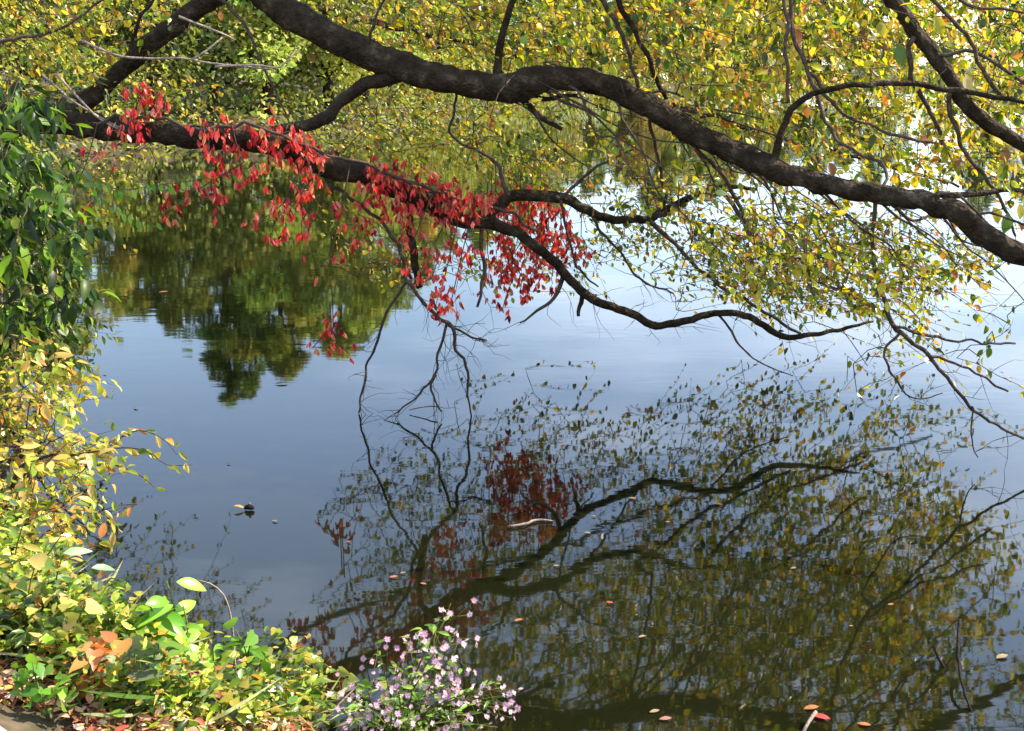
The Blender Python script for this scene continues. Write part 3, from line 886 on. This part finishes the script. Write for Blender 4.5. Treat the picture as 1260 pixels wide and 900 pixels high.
def sprig(g, Lv):
    # the sprig that reaches out over the water
    for pts in ([(95, 560), (135, 545), (170, 530), (200, 540), (218, 560)], [(95, 568), (140, 552), (180, 555), (205, 572), (238, 572)], [(100, 575), (140, 572), (172, 585), (190, 600)]):
        q, r_ = catmull([P(a, b_, 5.9) for a, b_ in pts], [.006, .005, .004, .003, .002][:len(pts)], .04)
        g.T.add(q, r_, 4); g.skeleton(q)
        for i in range(3, len(q)):
            if random.random() < .8:
                Lv.add(q[i] + rvec(.01), unit(np.array((rnd(.2, 1), rnd(-.6, .2), rnd(-.8, .5)))), unit(np.array((.3, -.7, .8)) + rvec(.3)), rnd(.055, .085))
shrub('yellow_leafed_shrub', (-2.9, 5.7),
      [([(-60, 420), (40, 420), (90, 440), (105, 490), (130, 530), (125, 580), (60, 560), (-60, 560)], 4.8, 6.0, 80, 13),
       ([(-60, 540), (100, 540), (130, 600), (125, 640), (95, 665), (60, 690), (-60, 700)], 4.5, 5.8, 85, 13)],
      T_OVAL, M_LEAF, PAL_SHRUB, 'bushy pale yellow shrub at the left edge with a sprig reaching over open water', 'shrub', .062, 10, 300, .5, (.5, -.1, .05), sprig)

shrub('olive_leafed_shrub', (-4.6, 9.4),
      [([(-60, 300), (110, 330), (120, 400), (110, 470), (-60, 470)], 6.8, 8.4, 60, 13)],
      T_OVAL, M_LEAF, PAL_OLIVE, 'sparse olive brown shrub half hidden behind the green shrub at the left edge', 'shrub', .06, 6, 120)

# ------------------------------------------------------------------ bank plants
def gcover(name, poly, n, T, mat, pal, s0, s1, z0, z1, label, kindn):
    p, d, nn, s = [], [], [], []
    while len(p) < n:
        u, v = sample_poly(poly)
        q = ray_ground(u, v)
        w_ = math.sin(q[0] * 9.1 + 2 * math.sin(q[1] * 5.3)) * math.cos(q[1] * 8.3 + math.sin(q[0] * 6.1))
        if w_ < rnd(-1.0, .15): continue
        h_ = rnd(z0, z1) * (1 + .7 * max(0, w_))
        p.append((q[0] + rnd(-.05, .05), q[1] + rnd(-.05, .05), q[2] + h_))
        a = rnd(0, 6.28)
        d.append((math.cos(a), math.sin(a), rnd(-.5, .7))); nn.append(unit(np.array((0, -.1, 1)) + rvec(.6))); s.append(rnd(s0, s1))
    p, d, nn, s = map(np.array, (p, d, nn, s))
    o = link(name, leaves_mesh(name, T, p, frames(d, nn), s, pick(pal, n), mat))
    tag(o, label, kindn, kind='stuff')
gcover('leaf_litter', [(-40, 770), (40, 790), (150, 830), (300, 870), (400, 915), (125, 915), (60, 880), (-40, 862)], 3000, T_OVAL, M_DRY, PAL_LITTER, .022, .055, .004, .05, 'red brown fallen leaves littering the bank along the path edge', 'leaf litter')
CV = [(-40, 665), (40, 675), (75, 735), (120, 790), (200, 828), (300, 858), (385, 878), (425, 905), (300, 912), (180, 912), (110, 885), (40, 845), (-40, 830)]
gcover('ground_cover', CV, 4300, T_OVAL, M_LEAF, PAL_BANK, .025, .065, .02, .24, 'low tangle of small pointed green and yellow leaves covering the bank slope', 'ground cover')
gcover('ground_cover', CV, 2200, T_HEART, M_LEAF, PAL_BANK + PAL_SHRUB, .018, .042, .03, .26, 'small rounded yellow green leaves scattered through the tangle on the bank slope', 'ground cover')
gcover('grass', CV, 900, T_BLADE, M_LEAF, [(2, (.35, .36, .12)), (2, (.14, .24, .04)), (1, (.5, .42, .25))], .10, .24, .0, .12, 'thin grass blades and dry stalks poking through the bank plants', 'grass')

def plant(base_uv, tops, T, mat, pal, ls, nl, label, group=None, stemr=.004, single=60, name='leafy_plant', cat='plant', spread=.04, face=(0, -.6, .9)):
    """stems from one root; tops are (u, v, nearer-by metres)"""
    g0 = ray_ground(*base_uv)
    root = tag(empty(name, g0), label, cat, group)
    Lv = Leaves(T, mat, pal)
    for (u, v, dd) in tops:
        D = g0[1] - dd
        c = P(u, v, D)
        L_ = np.linalg.norm(c - g0)
        mid = (g0 + c) / 2 + np.array((rnd(-.06, .06), 0, .12 * L_))
        q, r_ = catmull([g0 - np.array((0, 0, .02)), mid, c], [stemr, stemr * .8, stemr * .5], .04)
        S = Tubes(); S.add(q, r_, 5); S.build('stem', M_STEM, root)
        for k in range(int(nl * 1.6)):
            f = .3 + .7 * (k + rnd(0, .8)) / (nl * 1.6)
            p = q[min(len(q) - 1, int(f * len(q)))]
            a = k * 2.4 + rnd(0, .8)
            Lv.add(p + rvec(spread * .4), unit(np.array((math.cos(a), math.sin(a) * .7, rnd(-.6, .5)))), unit(np.array(face) + rvec(.6)), ls * rnd(.4, 1.0))
    Lv.build(root, single, 14)
    return root, Lv

PG = 'leafy plants on the bank'
B1 = [(3, (.14, .32, .02)), (2, (.22, .42, .04)), (1, (.08, .2, .02))]
B2 = [(3, (.40, .42, .08)), (2, (.55, .45, .10)), (1, (.2, .3, .04))]
B3 = [(2, (.5, .16, .05)), (2, (.55, .30, .08)), (1, (.6, .45, .3)), (1, (.3, .05, .04))]
B4 = [(3, (.22, .34, .16)), (2, (.30, .40, .22)), (1, (.15, .28, .06))]
plant((200, 850), [(205, 715, 0), (180, 735, .1), (225, 745, 0), (160, 765, .1)], T_BIG, M_LEAF, B1, .17, 6, 'plant with the largest bright green oval leaves, standing above the rest of the bank', PG, .005)
plant((175, 860), [(150, 800, 0), (190, 800, .1), (150, 840, .2)], T_HEART, M_LEAF, B1, .11, 6, 'dense dark green heart leaved plant below the largest oval leaves', PG)
plant((300, 870), [(290, 775, 0), (310, 780, 0), (275, 800, 0), (330, 800, 0)], T_HEART, M_LEAF, B1, .08, 5, 'upright light green plant at the water edge beside the arching bare stem', PG)
plant((95, 850), [(70, 730, 0), (105, 740, 0), (40, 760, 0), (85, 790, 0)], T_HEART, M_LEAF, B2, .07, 6, 'yellow green plant left of the orange leaved one on the bank', PG)
plant((120, 870), [(125, 780, 0), (145, 790, 0), (120, 800, .1)], T_HEART, M_LEAF, B3, .08, 5, 'orange and red leaved plant in the left part of the bank', PG)
plant((230, 880), [(205, 800, 0), (225, 815, 0), (250, 840, 0)], T_HEART, M_LEAF, B3, .085, 5, 'pale orange leaved plant in the middle of the bank', PG)
plant((185, 880), [(160, 795, .1), (175, 812, .1)], T_HEART, M_LEAF, B4, .11, 4, 'plant with a few broad grey green leaves between the two orange plants', PG)
plant((30, 800), [(20, 710, 0), (45, 690, 0), (60, 715, 0), (5, 740, 0)], T_HEART, M_LEAF, B2, .07, 7, 'yellow leaved plant at the left edge below the yellow shrub', PG)
plant((380, 890), [(345, 830, 0), (375, 850, 0), (395, 865, 0), (360, 875, 0)], T_HEART, M_LEAF, [(2, (.3, .45, .1)), (2, (.4, .5, .2)), (1, (.14, .3, .03))], .06, 7, 'pale green plant with heart leaves just left of the pink flowers', PG)
plant((265, 895), [(245, 850, 0), (285, 860, 0), (315, 870, 0), (270, 830, 0)], T_HEART, M_LEAF, PAL_BANK, .06, 7, 'small green plant at the bottom edge below the light green upright one', PG)
plant((60, 880), [(40, 815, 0), (75, 830, 0), (20, 830, 0)], T_HEART, M_LEAF, B1, .06, 7, 'small green plant beside the path corner', PG)
plant((10, 760), [(5, 655, .1), (30, 640, .1), (75, 660, .1)], T_LONG, M_LEAF, B2, .09, 6, 'narrow leaved yellow plant at the left edge just under the yellow shrub', PG)
plant((85, 800), [(75, 690, .1), (100, 700, 0), (55, 715, 0)], T_LONG, M_LEAF, B4, .10, 6, 'plant with narrow grey green leaves above the yellow green one', PG)

# trailing vine along the water edge
vine = tag(empty('trailing_vine', ray_ground(300, 850)), 'light green vine trailing right along the water edge toward the pink flowers', 'plant')
VL = Leaves(T_HEART, M_LEAF, [(2, (.3, .42, .08)), (2, (.42, .48, .16)), (1, (.15, .3, .03)), (.4, (.4, .1, .04))])
for pts in ([(300, 850), (315, 815), (335, 806), (365, 812), (400, 818), (430, 838), (470, 850)], [(300, 850), (340, 840), (380, 826), (395, 815)]):
    S = Tubes()
    q, r_ = catmull([P(a, b_, 4.15) for a, b_ in pts], [.005, .004, .004, .003, .003, .002, .002][:len(pts)], .05)
    S.add(q, r_, 5); S.build('stem', M_STEM, vine)
    for i in range(3, len(q)):
        for _ in range(2):
            VL.add(q[i] + rvec(.012), unit(np.array((rnd(-.5, .9), -.2, rnd(-.7, .7)))), unit(np.array((0, -.8, .7)) + rvec(.4)), rnd(.04, .07))
VL.build(vine, 120)

# arching bare stem
arch = tag(empty('arching_stem', ray_ground(290, 850)), 'thin bare brown stem arching over beside the upright light green plant', 'twig')
S = Tubes()
q, r_ = catmull([P(290, 850, 4.3), P(288, 800, 4.3), P(284, 760, 4.3), P(275, 732, 4.3), P(258, 718, 4.3), P(240, 714, 4.3)], [.007, .006, .005, .004, .003, .002], .03)
S.add(q, r_, 6); S.build('stem', M_PALE, arch)

# ------------------------------------------------------------------ the aster
aster = tag(empty('aster', ray_ground(480, 905)), 'bushy wild aster with clusters of small pale pink flowers at the bottom of the picture', 'flowering plant')
g0 = ray_ground(480, 905)
g0[2] = max(g0[2], -.1)
AL = Leaves(T_LONG, M_LEAF, [(3, (.2, .36, .05)), (2, (.3, .45, .08)), (1, (.1, .22, .03))])
heads = []
tops = [(555, 742), (540, 765), (565, 770), (520, 775), (505, 785), (560, 800), (545, 810), (530, 800), (462, 792), (490, 815), (515, 830), (565, 830), (600, 845), (615, 838), (608, 862), (585, 850), (560, 855),
        (540, 850), (520, 860), (490, 850), (470, 865), (450, 845), (440, 868), (480, 880), (505, 885), (530, 885), (560, 885), (590, 890), (612, 895), (430, 885), (410, 850), (545, 830), (498, 840), (575, 878), (520, 810)]
for (u, v) in tops:
    D = 3.95 + rnd(-.28, .22)
    c = P(u, v, D)
    mid = g0 * .45 + c * .55 + np.array((rnd(-.03, .03), 0, .03))
    S = Tubes()
    q, r_ = catmull([g0 + np.array((rnd(-.06, .06), rnd(-.06, .06), -.03)), mid, c], [.004, .003, .0015], .03)
    S.add(q, r_, 5)
    for k in range(rnd(7, 11).__int__()):
        a, h_ = rnd(0, 6.28), rnd(-.13, .03)
        e = c + np.array((math.cos(a) * rnd(.01, .10), math.sin(a) * rnd(.01, .10), h_))
        b0 = q[max(0, len(q) - 1 - int(rnd(1, 6)))]
        S.add([b0, (b0 + e) / 2 + np.array((0, 0, -.006)), e], [.0014, .0012, .001], 3)
        heads.append(e)
    S.build('stem', M_STEM, aster)
    for k in range(9):
        p = q[int(rnd(.3, .98) * len(q))]
        a = rnd(0, 6.28)
        AL.add(p, unit(np.array((math.cos(a), math.sin(a), rnd(.1, .6)))), unit(np.array((0, -.5, 1)) + rvec(.3)), rnd(.025, .055))
AL.build(aster, 120)
# flower head meshes: ray petals and a disc
fm = []
m_disc, t, b = new_mat('flower_disc'); b.inputs['Base Color'].default_value = (.45, .26, .06, 1); b.inputs['Roughness'].default_value = .8
pv, pf = blade(.30, .6, .12, .05, rows=1)
for vi in range(5):
    V, F, c = [], [], []
    npet = 11
    base = np.array([(.72, .42, .62), (.80, .56, .70), (.62, .34, .56), (.80, .66, .74), (.70, .42, .56)][vi])
    for i in range(npet):
        a = i / npet * 6.283 + rnd(-.1, .1)
        R = np.array(Matrix.Rotation(a, 3, 'Z') @ Matrix.Rotation(rnd(.1, .5), 3, 'X'))
        v_ = pv * rnd(.85, 1.1) @ R.T
        F.append(pf + len(V) * len(pv)); V.append(v_)
    fm.append(mesh_np('petals', np.concatenate(V), np.concatenate(F), M_PETAL, np.repeat(base[None], len(pv) * npet, 0)))
T = Tubes(); T.add([(0, 0, -.05), (0, 0, .1), (0, 0, .17)], [.22, .24, .12], 7)
dm = T.mesh('flower_disc', m_disc)
heads_s = sorted(heads, key=lambda e: e[1])[:300]
for e in heads_s:
    nrm = Vector(unit(np.array((rnd(-.6, .8), rnd(-1, .1), rnd(.1, 1.0)))))
    R = nrm.to_track_quat('Z', 'Y').to_matrix().to_4x4()
    s_ = rnd(.010, .018)
    M = Matrix.Translation(Vector(e)) @ R @ Matrix.Diagonal((s_, s_, s_, 1))
    f = link('flower', fm[random.randrange(5)], aster, M)
    d = bpy.data.objects.new('flower_disc', dm); COL.objects.link(d); d.parent = f

# ------------------------------------------------------------------ things that float or stand in the water
def float_leaf(u, v, s, col, label, T0=T_OVAL, grp='leaves floating on the lake'):
    a = (u - 630) / FPX; b_ = -(v - 450) / FPX
    d = np.array((a, CP + b_ * SP, -SP + b_ * CP)); k = H / -d[2]
    p = np.array((0, 0, H)) + d * k
    V0 = T0[0] * np.array((1, 1, 1.2))
    V0[:, 2] *= .35; V0[:, 2] -= V0[:, 2].min()
    ang = rnd(-.6, .6) + (math.pi / 2)
    me = mesh_np('floating_leaf', V0 * s * .72, T0[1], M_DRY, np.repeat(np.array(col)[None], len(V0), 0))
    o = link('floating_leaf', me, None, Matrix.Translation((p[0], p[1], .006)) @ Matrix.Rotation(ang, 4, 'Z'))
    tag(o, label, 'leaf', grp)
RED, TAN, ORG, PNK = (.35, .05, .04), (.24, .18, .10), (.30, .12, .04), (.30, .13, .10)
FL = [(432, 669, .05, RED, 'red leaf floating left of the pale leaves, at the left of the tree reflection'),
      (490, 711, .07, PNK, 'pink leaf floating next to the tan one, left of the forked limb reflection'),
      (500, 706, .05, TAN, 'tan leaf floating against the pink one, left of the forked limb reflection'),
      (525, 721, .06, ORG, 'orange leaf floating just right of the pink and tan pair'),
      (734, 637, .05, TAN, 'tan leaf floating just above another tan leaf, right of the pale curved stick'),
      (727, 658, .06, TAN, 'cream leaf floating below a tan one, right of the pale curved stick'),
      (783, 615, .07, ORG, 'orange leaf floating highest, above the reflected thick limb'),
      (825, 644, .05, PNK, 'small pink leaf floating right of the thick limb reflection'),
      (755, 744, .06, RED, 'red leaf floating alone below the reflected fork'),
      (644, 764, .07, ORG, 'brown orange leaf floating above the gap right of the aster'),
      (795, 784, .06, TAN, 'pale tan leaf floating below and right of the lone red leaf'),
      (688, 698, .05, TAN, 'small tan leaf floating on the reflected fork'),
      (890, 623, .08, ORG, 'bright orange leaf floating amid the upper yellow reflection'),
      (1050, 772, .03, TAN, 'tiny white leaf floating in the dark middle of the yellow reflection'),
      (1240, 808, .10, TAN, 'long tan leaf floating near the right edge by the dark stick'),
      (812, 876, .07, TAN, 'tan leaf floating near the bottom just left of the orange pink leaf'),
      (827, 886, .08, PNK, 'orange pink leaf floating at the bottom right of the aster'),
      (1008, 872, .10, ORG, 'large orange leaf floating beside the pale stick at the bottom'),
      (1022, 888, .12, RED, 'rust red leaf floating beneath the large orange one at the bottom'),
      (1072, 895, .08, ORG, 'orange leaf floating at the bottom edge right of the rust red one'),
      (284, 572, .05, TAN, 'small pale leaf floating on open blue water above the curled brown leaf'),
      (207, 360, .16, ORG, 'distant orange leaf floating on the green tree reflection at left'),
      (355, 472, .17, (.12, .09, .07), 'dark leaf floating at the foot of the tall tree reflection'),
      (170, 504, .08, (.12, .09, .07), 'small dark leaf floating on the cloud reflection at left'),
      (342, 643, .06, (.15, .12, .1), 'faint brown leaf floating just below right of the curled brown leaf'),
      (1185, 660, .06, ORG, 'orange leaf floating near the right side of the yellow reflection'),
      (980, 700, .05, ORG, 'orange leaf floating in the middle right of the yellow reflection'),
      (1100, 745, .05, ORG, 'small orange leaf floating above left of the dark standing stick')]
for f in FL: float_leaf(*f)

def water_pt(u, v, z=0.0):
    a = (u - 630) / FPX; b_ = -(v - 450) / FPX
    d = np.array((a, CP + b_ * SP, -SP + b_ * CP)); k = (H - z) / -d[2]
    return np.array((0, 0, H)) + d * k
def stick(name, pts, wid, mat, label, cat='stick', sides=6):
    q = [water_pt(u, v, z) for u, v, z in pts]
    p0 = q[0]
    pp, rr = catmull(q, wid, .03)
    T = Tubes(); T.add(pp + RNG.normal(0, .0015, pp.shape), rr, sides, .08)
    o = T.build(name, mat)
    return tag(o, label, cat)
stick('floating_stick', [(625, 648, .012), (645, 645, .016), (660, 640, .014), (680, 641, .01)], [.006, .009, .009, .004], M_PALE, 'pale curved stick floating on the red and dark reflection')
stick('floating_stick', [(504, 505, .02), (520, 501, .05), (538, 500, .07)], [.004, .005, .006], bark_mat('rusty_wood', (.15, .06, .03), (.3, .13, .06), (.4, .2, .1), 20, .3), 'short rusty brown stick lying at the tips of the hanging twigs')
stick('standing_stick', [(1199, 884, -.02), (1188, 856, .04), (1180, 822, .09), (1179, 790, .14), (1181, 763, .18)], [.004, .006, .006, .008, .009], M_WET, 'long thin black stick rising from the water near the right edge')
stick('standing_stick', [(1163, 826, -.02), (1156, 812, .03), (1149, 797, .06)], [.006, .007, .009], M_WET, 'short black stick left of the long black one')
stick('floating_stick', [(988, 902, .01), (996, 888, .03), (1004, 876, .05)], [.007, .008, .008], M_PALE, 'pale peeled stick at the bottom edge beside the large orange leaf')
# curled brown leaf with seed head drifting on the open water
r0 = water_pt(300, 628)
deb = tag(empty('drifting_leaf', r0), 'curled brown leaf with a dark knob drifting alone on open blue water at left', 'leaf')
V0 = T_OVAL[0].copy(); V0[:, 2] = 0.25 * V0[:, 1] + np.abs(V0[:, 0]) * .6
link('blade', mesh_np('blade', V0 * .075, T_OVAL[1], M_DRY, np.repeat(np.array([(.3, .2, .06)]), len(V0), 0)), deb, Matrix.Translation((r0[0] + .01, r0[1], .01)) @ Matrix.Rotation(math.pi / 2, 4, 'Z'))
T = Tubes()
T.add([r0 + np.array(q) for q in [(.005, 0, .008), (.02, 0, .02), (.04, 0, .022), (.058, 0, .016), (.066, 0, .01)]], [.006, .016, .018, .013, .004], 8, .1)
T.build('knob', M_WET, deb)
T = Tubes(); T.add([r0 + np.array(q) for q in [(.03, -.003, .036), (.045, -.005, .05)]], [.005, .007], 5)
T.build('bud', M_PALE, deb)

# ------------------------------------------------------------------ the far shore
def crown_mesh(name, h, w, nleaf, ls, pal, seed, z0=.18):
    r = np.random.default_rng(seed)
    nb = 34
    bc = np.zeros((nb, 3)); br = np.zeros(nb)
    for i in range(nb):
        f = (i + r.uniform()) / nb
        z = h * (z0 + (1 - z0 - .04) * f)
        rad = w / 2 * math.sin(math.pi * min(1, (.18 + .8 * f))) ** .7 * r.uniform(.25, 1.0) * (1 - .35 * f)
        a = r.uniform(0, 6.283)
        bc[i] = (math.cos(a) * rad, math.sin(a) * rad, z); br[i] = w * r.uniform(.11, .22) * (1.15 - .75 * f)
    k = r.integers(0, nb, nleaf)
    v = r.normal(0, 1, (nleaf, 3)); v /= np.linalg.norm(v, axis=1, keepdims=True)
    pos = bc[k] + v * (br[k] * r.uniform(.35, 1.0, nleaf) ** .5)[:, None] * np.array((1, 1, .7))
    d = v + r.normal(0, .6, (nleaf, 3)); n = v * .6 + np.array((0, 0, .7)) + r.normal(0, .4, (nleaf, 3))
    cl = pick(pal, nb, .2)[k] * (1 + r.normal(0, .15, (nleaf, 1)))
    return mesh_np(name, *_lv(T_QUAD, pos, frames(d, n), ls * r.uniform(.6, 1.3, nleaf)), M_FAR, np.repeat(np.clip(cl, .01, .8), 4, axis=0)), bc
def _lv(T, pos, R, size):
    V0, F0 = T
    k = len(V0)
    V = np.einsum('nij,kj->nki', R, V0) * size[:, None, None] + pos[:, None, :]
    return V.reshape(-1, 3), (F0[None] + (np.arange(len(pos)) * k)[:, None, None]).reshape(-1, 3)
FP = [[(3, (.22, .28, .05)), (2, (.30, .34, .07)), (1, (.14, .19, .04))],
      [(3, (.36, .36, .07)), (2, (.44, .40, .10)), (1, (.26, .30, .06))],
      [(3, (.15, .21, .045)), (2, (.22, .26, .05)), (1, (.30, .30, .06))],
      [(3, (.32, .25, .06)), (2, (.44, .30, .09)), (1, (.22, .20, .05))]]
protos = []
for i, (h, w) in enumerate([(10, 7.0), (9, 7.5), (12, 6.6), (8, 6.5)]):
    cm, bc = crown_mesh('crown', h, w, 12500, .28, FP[i], 40 + i)
    T = Tubes()
    q, r_ = catmull([(0, 0, -.4), (.1, .05, h * .3), (-.1, 0, h * .6), (0, 0, h * .92)], [.24, .18, .1, .03], .5)
    T.add(q, r_, 8, .04)
    for j in range(0, 34, 3):
        z = min(h * .7, bc[j][2] * .75)
        T.add([(0, 0, z), (bc[j] * .5 + np.array((0, 0, z * .5 + .1))), bc[j]], [.06, .04, .015], 5)
    protos.append((T.mesh('trunk', M_BARK), cm))
ft = [  # x, y, kind, scale, words
    (-18.4, 35, 2, .86, 'dark low tree closest to the left bank on the far shore'), (-16.2, 37.6, 0, .72, 'mid green tree on the far shore left of the tallest one'),
    (-14.2, 40.2, 1, .60, 'yellowish small tree on the far shore left of the tallest one'),
    (-11.1, 41.8, 2, .80, 'tallest dark green tree on the far left shore'), (-9.3, 43.2, 0, .88, 'green tree right beside the tallest far one'),
    (-7.4, 46.0, 1, .98, 'yellow olive tree on the far shore right of the tall green ones'), (-6.6, 51, 0, .85, 'green tree where the far shore bends away'),
    (-5.4, 57, 3, .75, 'brownish tree on the receding far shore'), (-4.0, 63, 1, .75, 'yellow tree on the receding far shore'), (-2.0, 70, 0, .8, 'green tree on the receding far shore behind the hanging twigs'),
    (0.5, 79, 2, .7, 'dark tree on the receding far shore in the middle of the picture'), (3, 89, 1, .9, 'yellow tree at the middle of the distant shore'), (7, 101, 0, .8, 'green tree at the middle of the distant shore'),
    (12, 114, 3, 1.1, 'brown tree on the distant shore behind the yellow foliage'), (18, 128, 0, 1.15, 'green tree on the distant shore behind the yellow foliage'), (25, 140, 2, 1.1, 'dark tree on the distant shore behind the yellow foliage'),
    (33, 153, 1, 1.25, 'yellow tree on the distant shore behind the right limb'), (42, 155, 0, 1.25, 'green tree on the distant shore behind the right limb'), (52, 158, 2, 1.2, 'dark tree on the distant shore at the upper right'),
    (46.5, 110, 2, .95, 'dark tree on the nearer point of the shore at the upper right corner'), (50, 105, 2, 1.05, 'taller dark tree on the nearer point of the shore at the upper right corner'), (55, 103, 0, 1.0, 'green tree on the nearer point of the shore at the upper right corner'),
    (-13.2, 41.2, 0, .62, 'olive green tree filling the gap left of the tallest far tree'), (-17.6, 36.0, 1, .62, 'olive yellow tree close to the dark low tree at the left bend'),
    (58, 100, 2, 1.0, 'dark tree beyond the right edge on the nearer point of the shore'), (66, 97, 0, 1.1, 'green tree beyond the right edge on the nearer point of the shore'), (75, 95, 1, 1.1, 'yellow tree beyond the right edge on the nearer point of the shore'), (85, 95, 2, 1.2, 'second dark tree beyond the right edge of the shore point'), (97, 95, 0, 1.2, 'farthest right green tree beyond the shore point'),
    (-21, 33, 0, .8, 'green tree beyond the left bank'), (-16.5, 27, 1, .5, 'small yellow tree on the left bank beyond the shrubs'),
    (-20, 43, 0, .5, 'green tree in the second row behind the left bend'), (-16, 49, 2, .45, 'dark tree in the second row of the far left shore'), (-13, 52, 1, .8, 'yellow tree in the second row of the far left shore'),
    (-11, 60, 0, .9, 'green tree in the second row where the shore bends'), (-6, 76, 2, .9, 'dark tree in the second row on the receding shore'),
    (-2, 92, 1, .9, 'yellow tree in the second row at the middle'), (60, 112, 2, 1.0, 'dark tree in the second row at the upper right corner'), (15, 121, 2, 1.1, 'dark tree just behind the brown one on the distant shore'), (22, 134, 1, 1.2, 'yellow tree between the green and the dark one on the distant shore'), (29, 147, 0, 1.2, 'green tree beside the yellow one behind the right limb'), (38, 157, 2, 1.1, 'dark tree behind the yellow foliage left of the upper right limb'), (47, 158, 1, 1.2, 'yellow tree behind the upper right limb on the distant shore'),
]
for (x, y, k, s, w) in ft:
    root = tag(empty('far_tree', (x, y, gz(x, y))), w, 'tree', 'trees along the far shore')
    root.rotation_euler[2] = rnd(0, 6.28); root.scale = (s * rnd(.9, 1.1), s * rnd(.9, 1.1), s)
    for nm, me in zip(('trunk', 'crown'), protos[k]):
        o = bpy.data.objects.new(nm, me); COL.objects.link(o); o.parent = root

# undergrowth along the far water's edge and woods behind: one uncountable mass
p, d, nn, s = [], [], [], []
segs = [(SHORE[i], SHORE[i + 1]) for i in range(5, 15)]
for (a, b_) in segs:
    L_ = math.hypot(b_[0] - a[0], b_[1] - a[1]); n = int(min(5200, L_ * 190 + 200))
    nx, ny = -(b_[1] - a[1]) / L_, (b_[0] - a[0]) / L_
    for _ in range(n):
        f = rnd(0, 1); o_ = rnd(-.4, 4.0) ; h_ = max(.02, rnd(0, 1) ** 1.5 * (1.2 + .9 * math.sin(f * L_ * .9) + .45 * o_))
        x, y = a[0] + (b_[0] - a[0]) * f + nx * o_, a[1] + (b_[1] - a[1]) * f + ny * o_
        p.append((x, y, h_)); s.append(rnd(.12, .34))
p = np.array(p); p[:, 2] += np.maximum(0, ground_z(p[:, 0], p[:, 1]))
n = len(p)
o = link('shore_undergrowth', leaves_mesh('shore_undergrowth', T_QUAD, p, frames(RNG.normal(0, 1, (n, 3)), RNG.normal(0, .6, (n, 3)) + np.array((0, 0, 1))), np.array(s), pick(FP[0] + FP[1], n), M_FAR))
tag(o, 'low green and olive undergrowth along the far water edge', 'undergrowth', kind='stuff')
# far woods on the rising ground
p, s = [], []
for _ in range(26000):
    x = rnd(-60, 140); y = 20 + rnd(0, 1) * 170
    p.append((x, y)); s.append(rnd(.5, 1.3))
p = np.array(p); s = np.array(s)
sh = shore_s(p[:, 0], p[:, 1]); keep = (sh > 7) & (sh < 60)
p, s, sh = p[keep], s[keep], sh[keep]
n = len(p)
top = np.where(p[:, 0] < 8, 5.5, 8.0) + 2 * np.sin(p[:, 0] * .35) * np.cos(p[:, 1] * .28) + 1.5 * np.sin(p[:, 0] * 1.1 + p[:, 1])
z = ground_z(p[:, 0], p[:, 1]) + top * RNG.uniform(0.05, 1, n)
pp = np.stack((p[:, 0], p[:, 1], z), 1)
o = link('far_wood', leaves_mesh('far_wood', T_QUAD, pp, frames(RNG.normal(0, 1, (n, 3)), RNG.normal(0, .6, (n, 3)) + np.array((0, 0, 1))), s, pick(FP[0] + FP[2], n), M_FAR))
tag(o, 'mass of dark green woodland rising behind the far shore', 'woodland', kind='stuff')
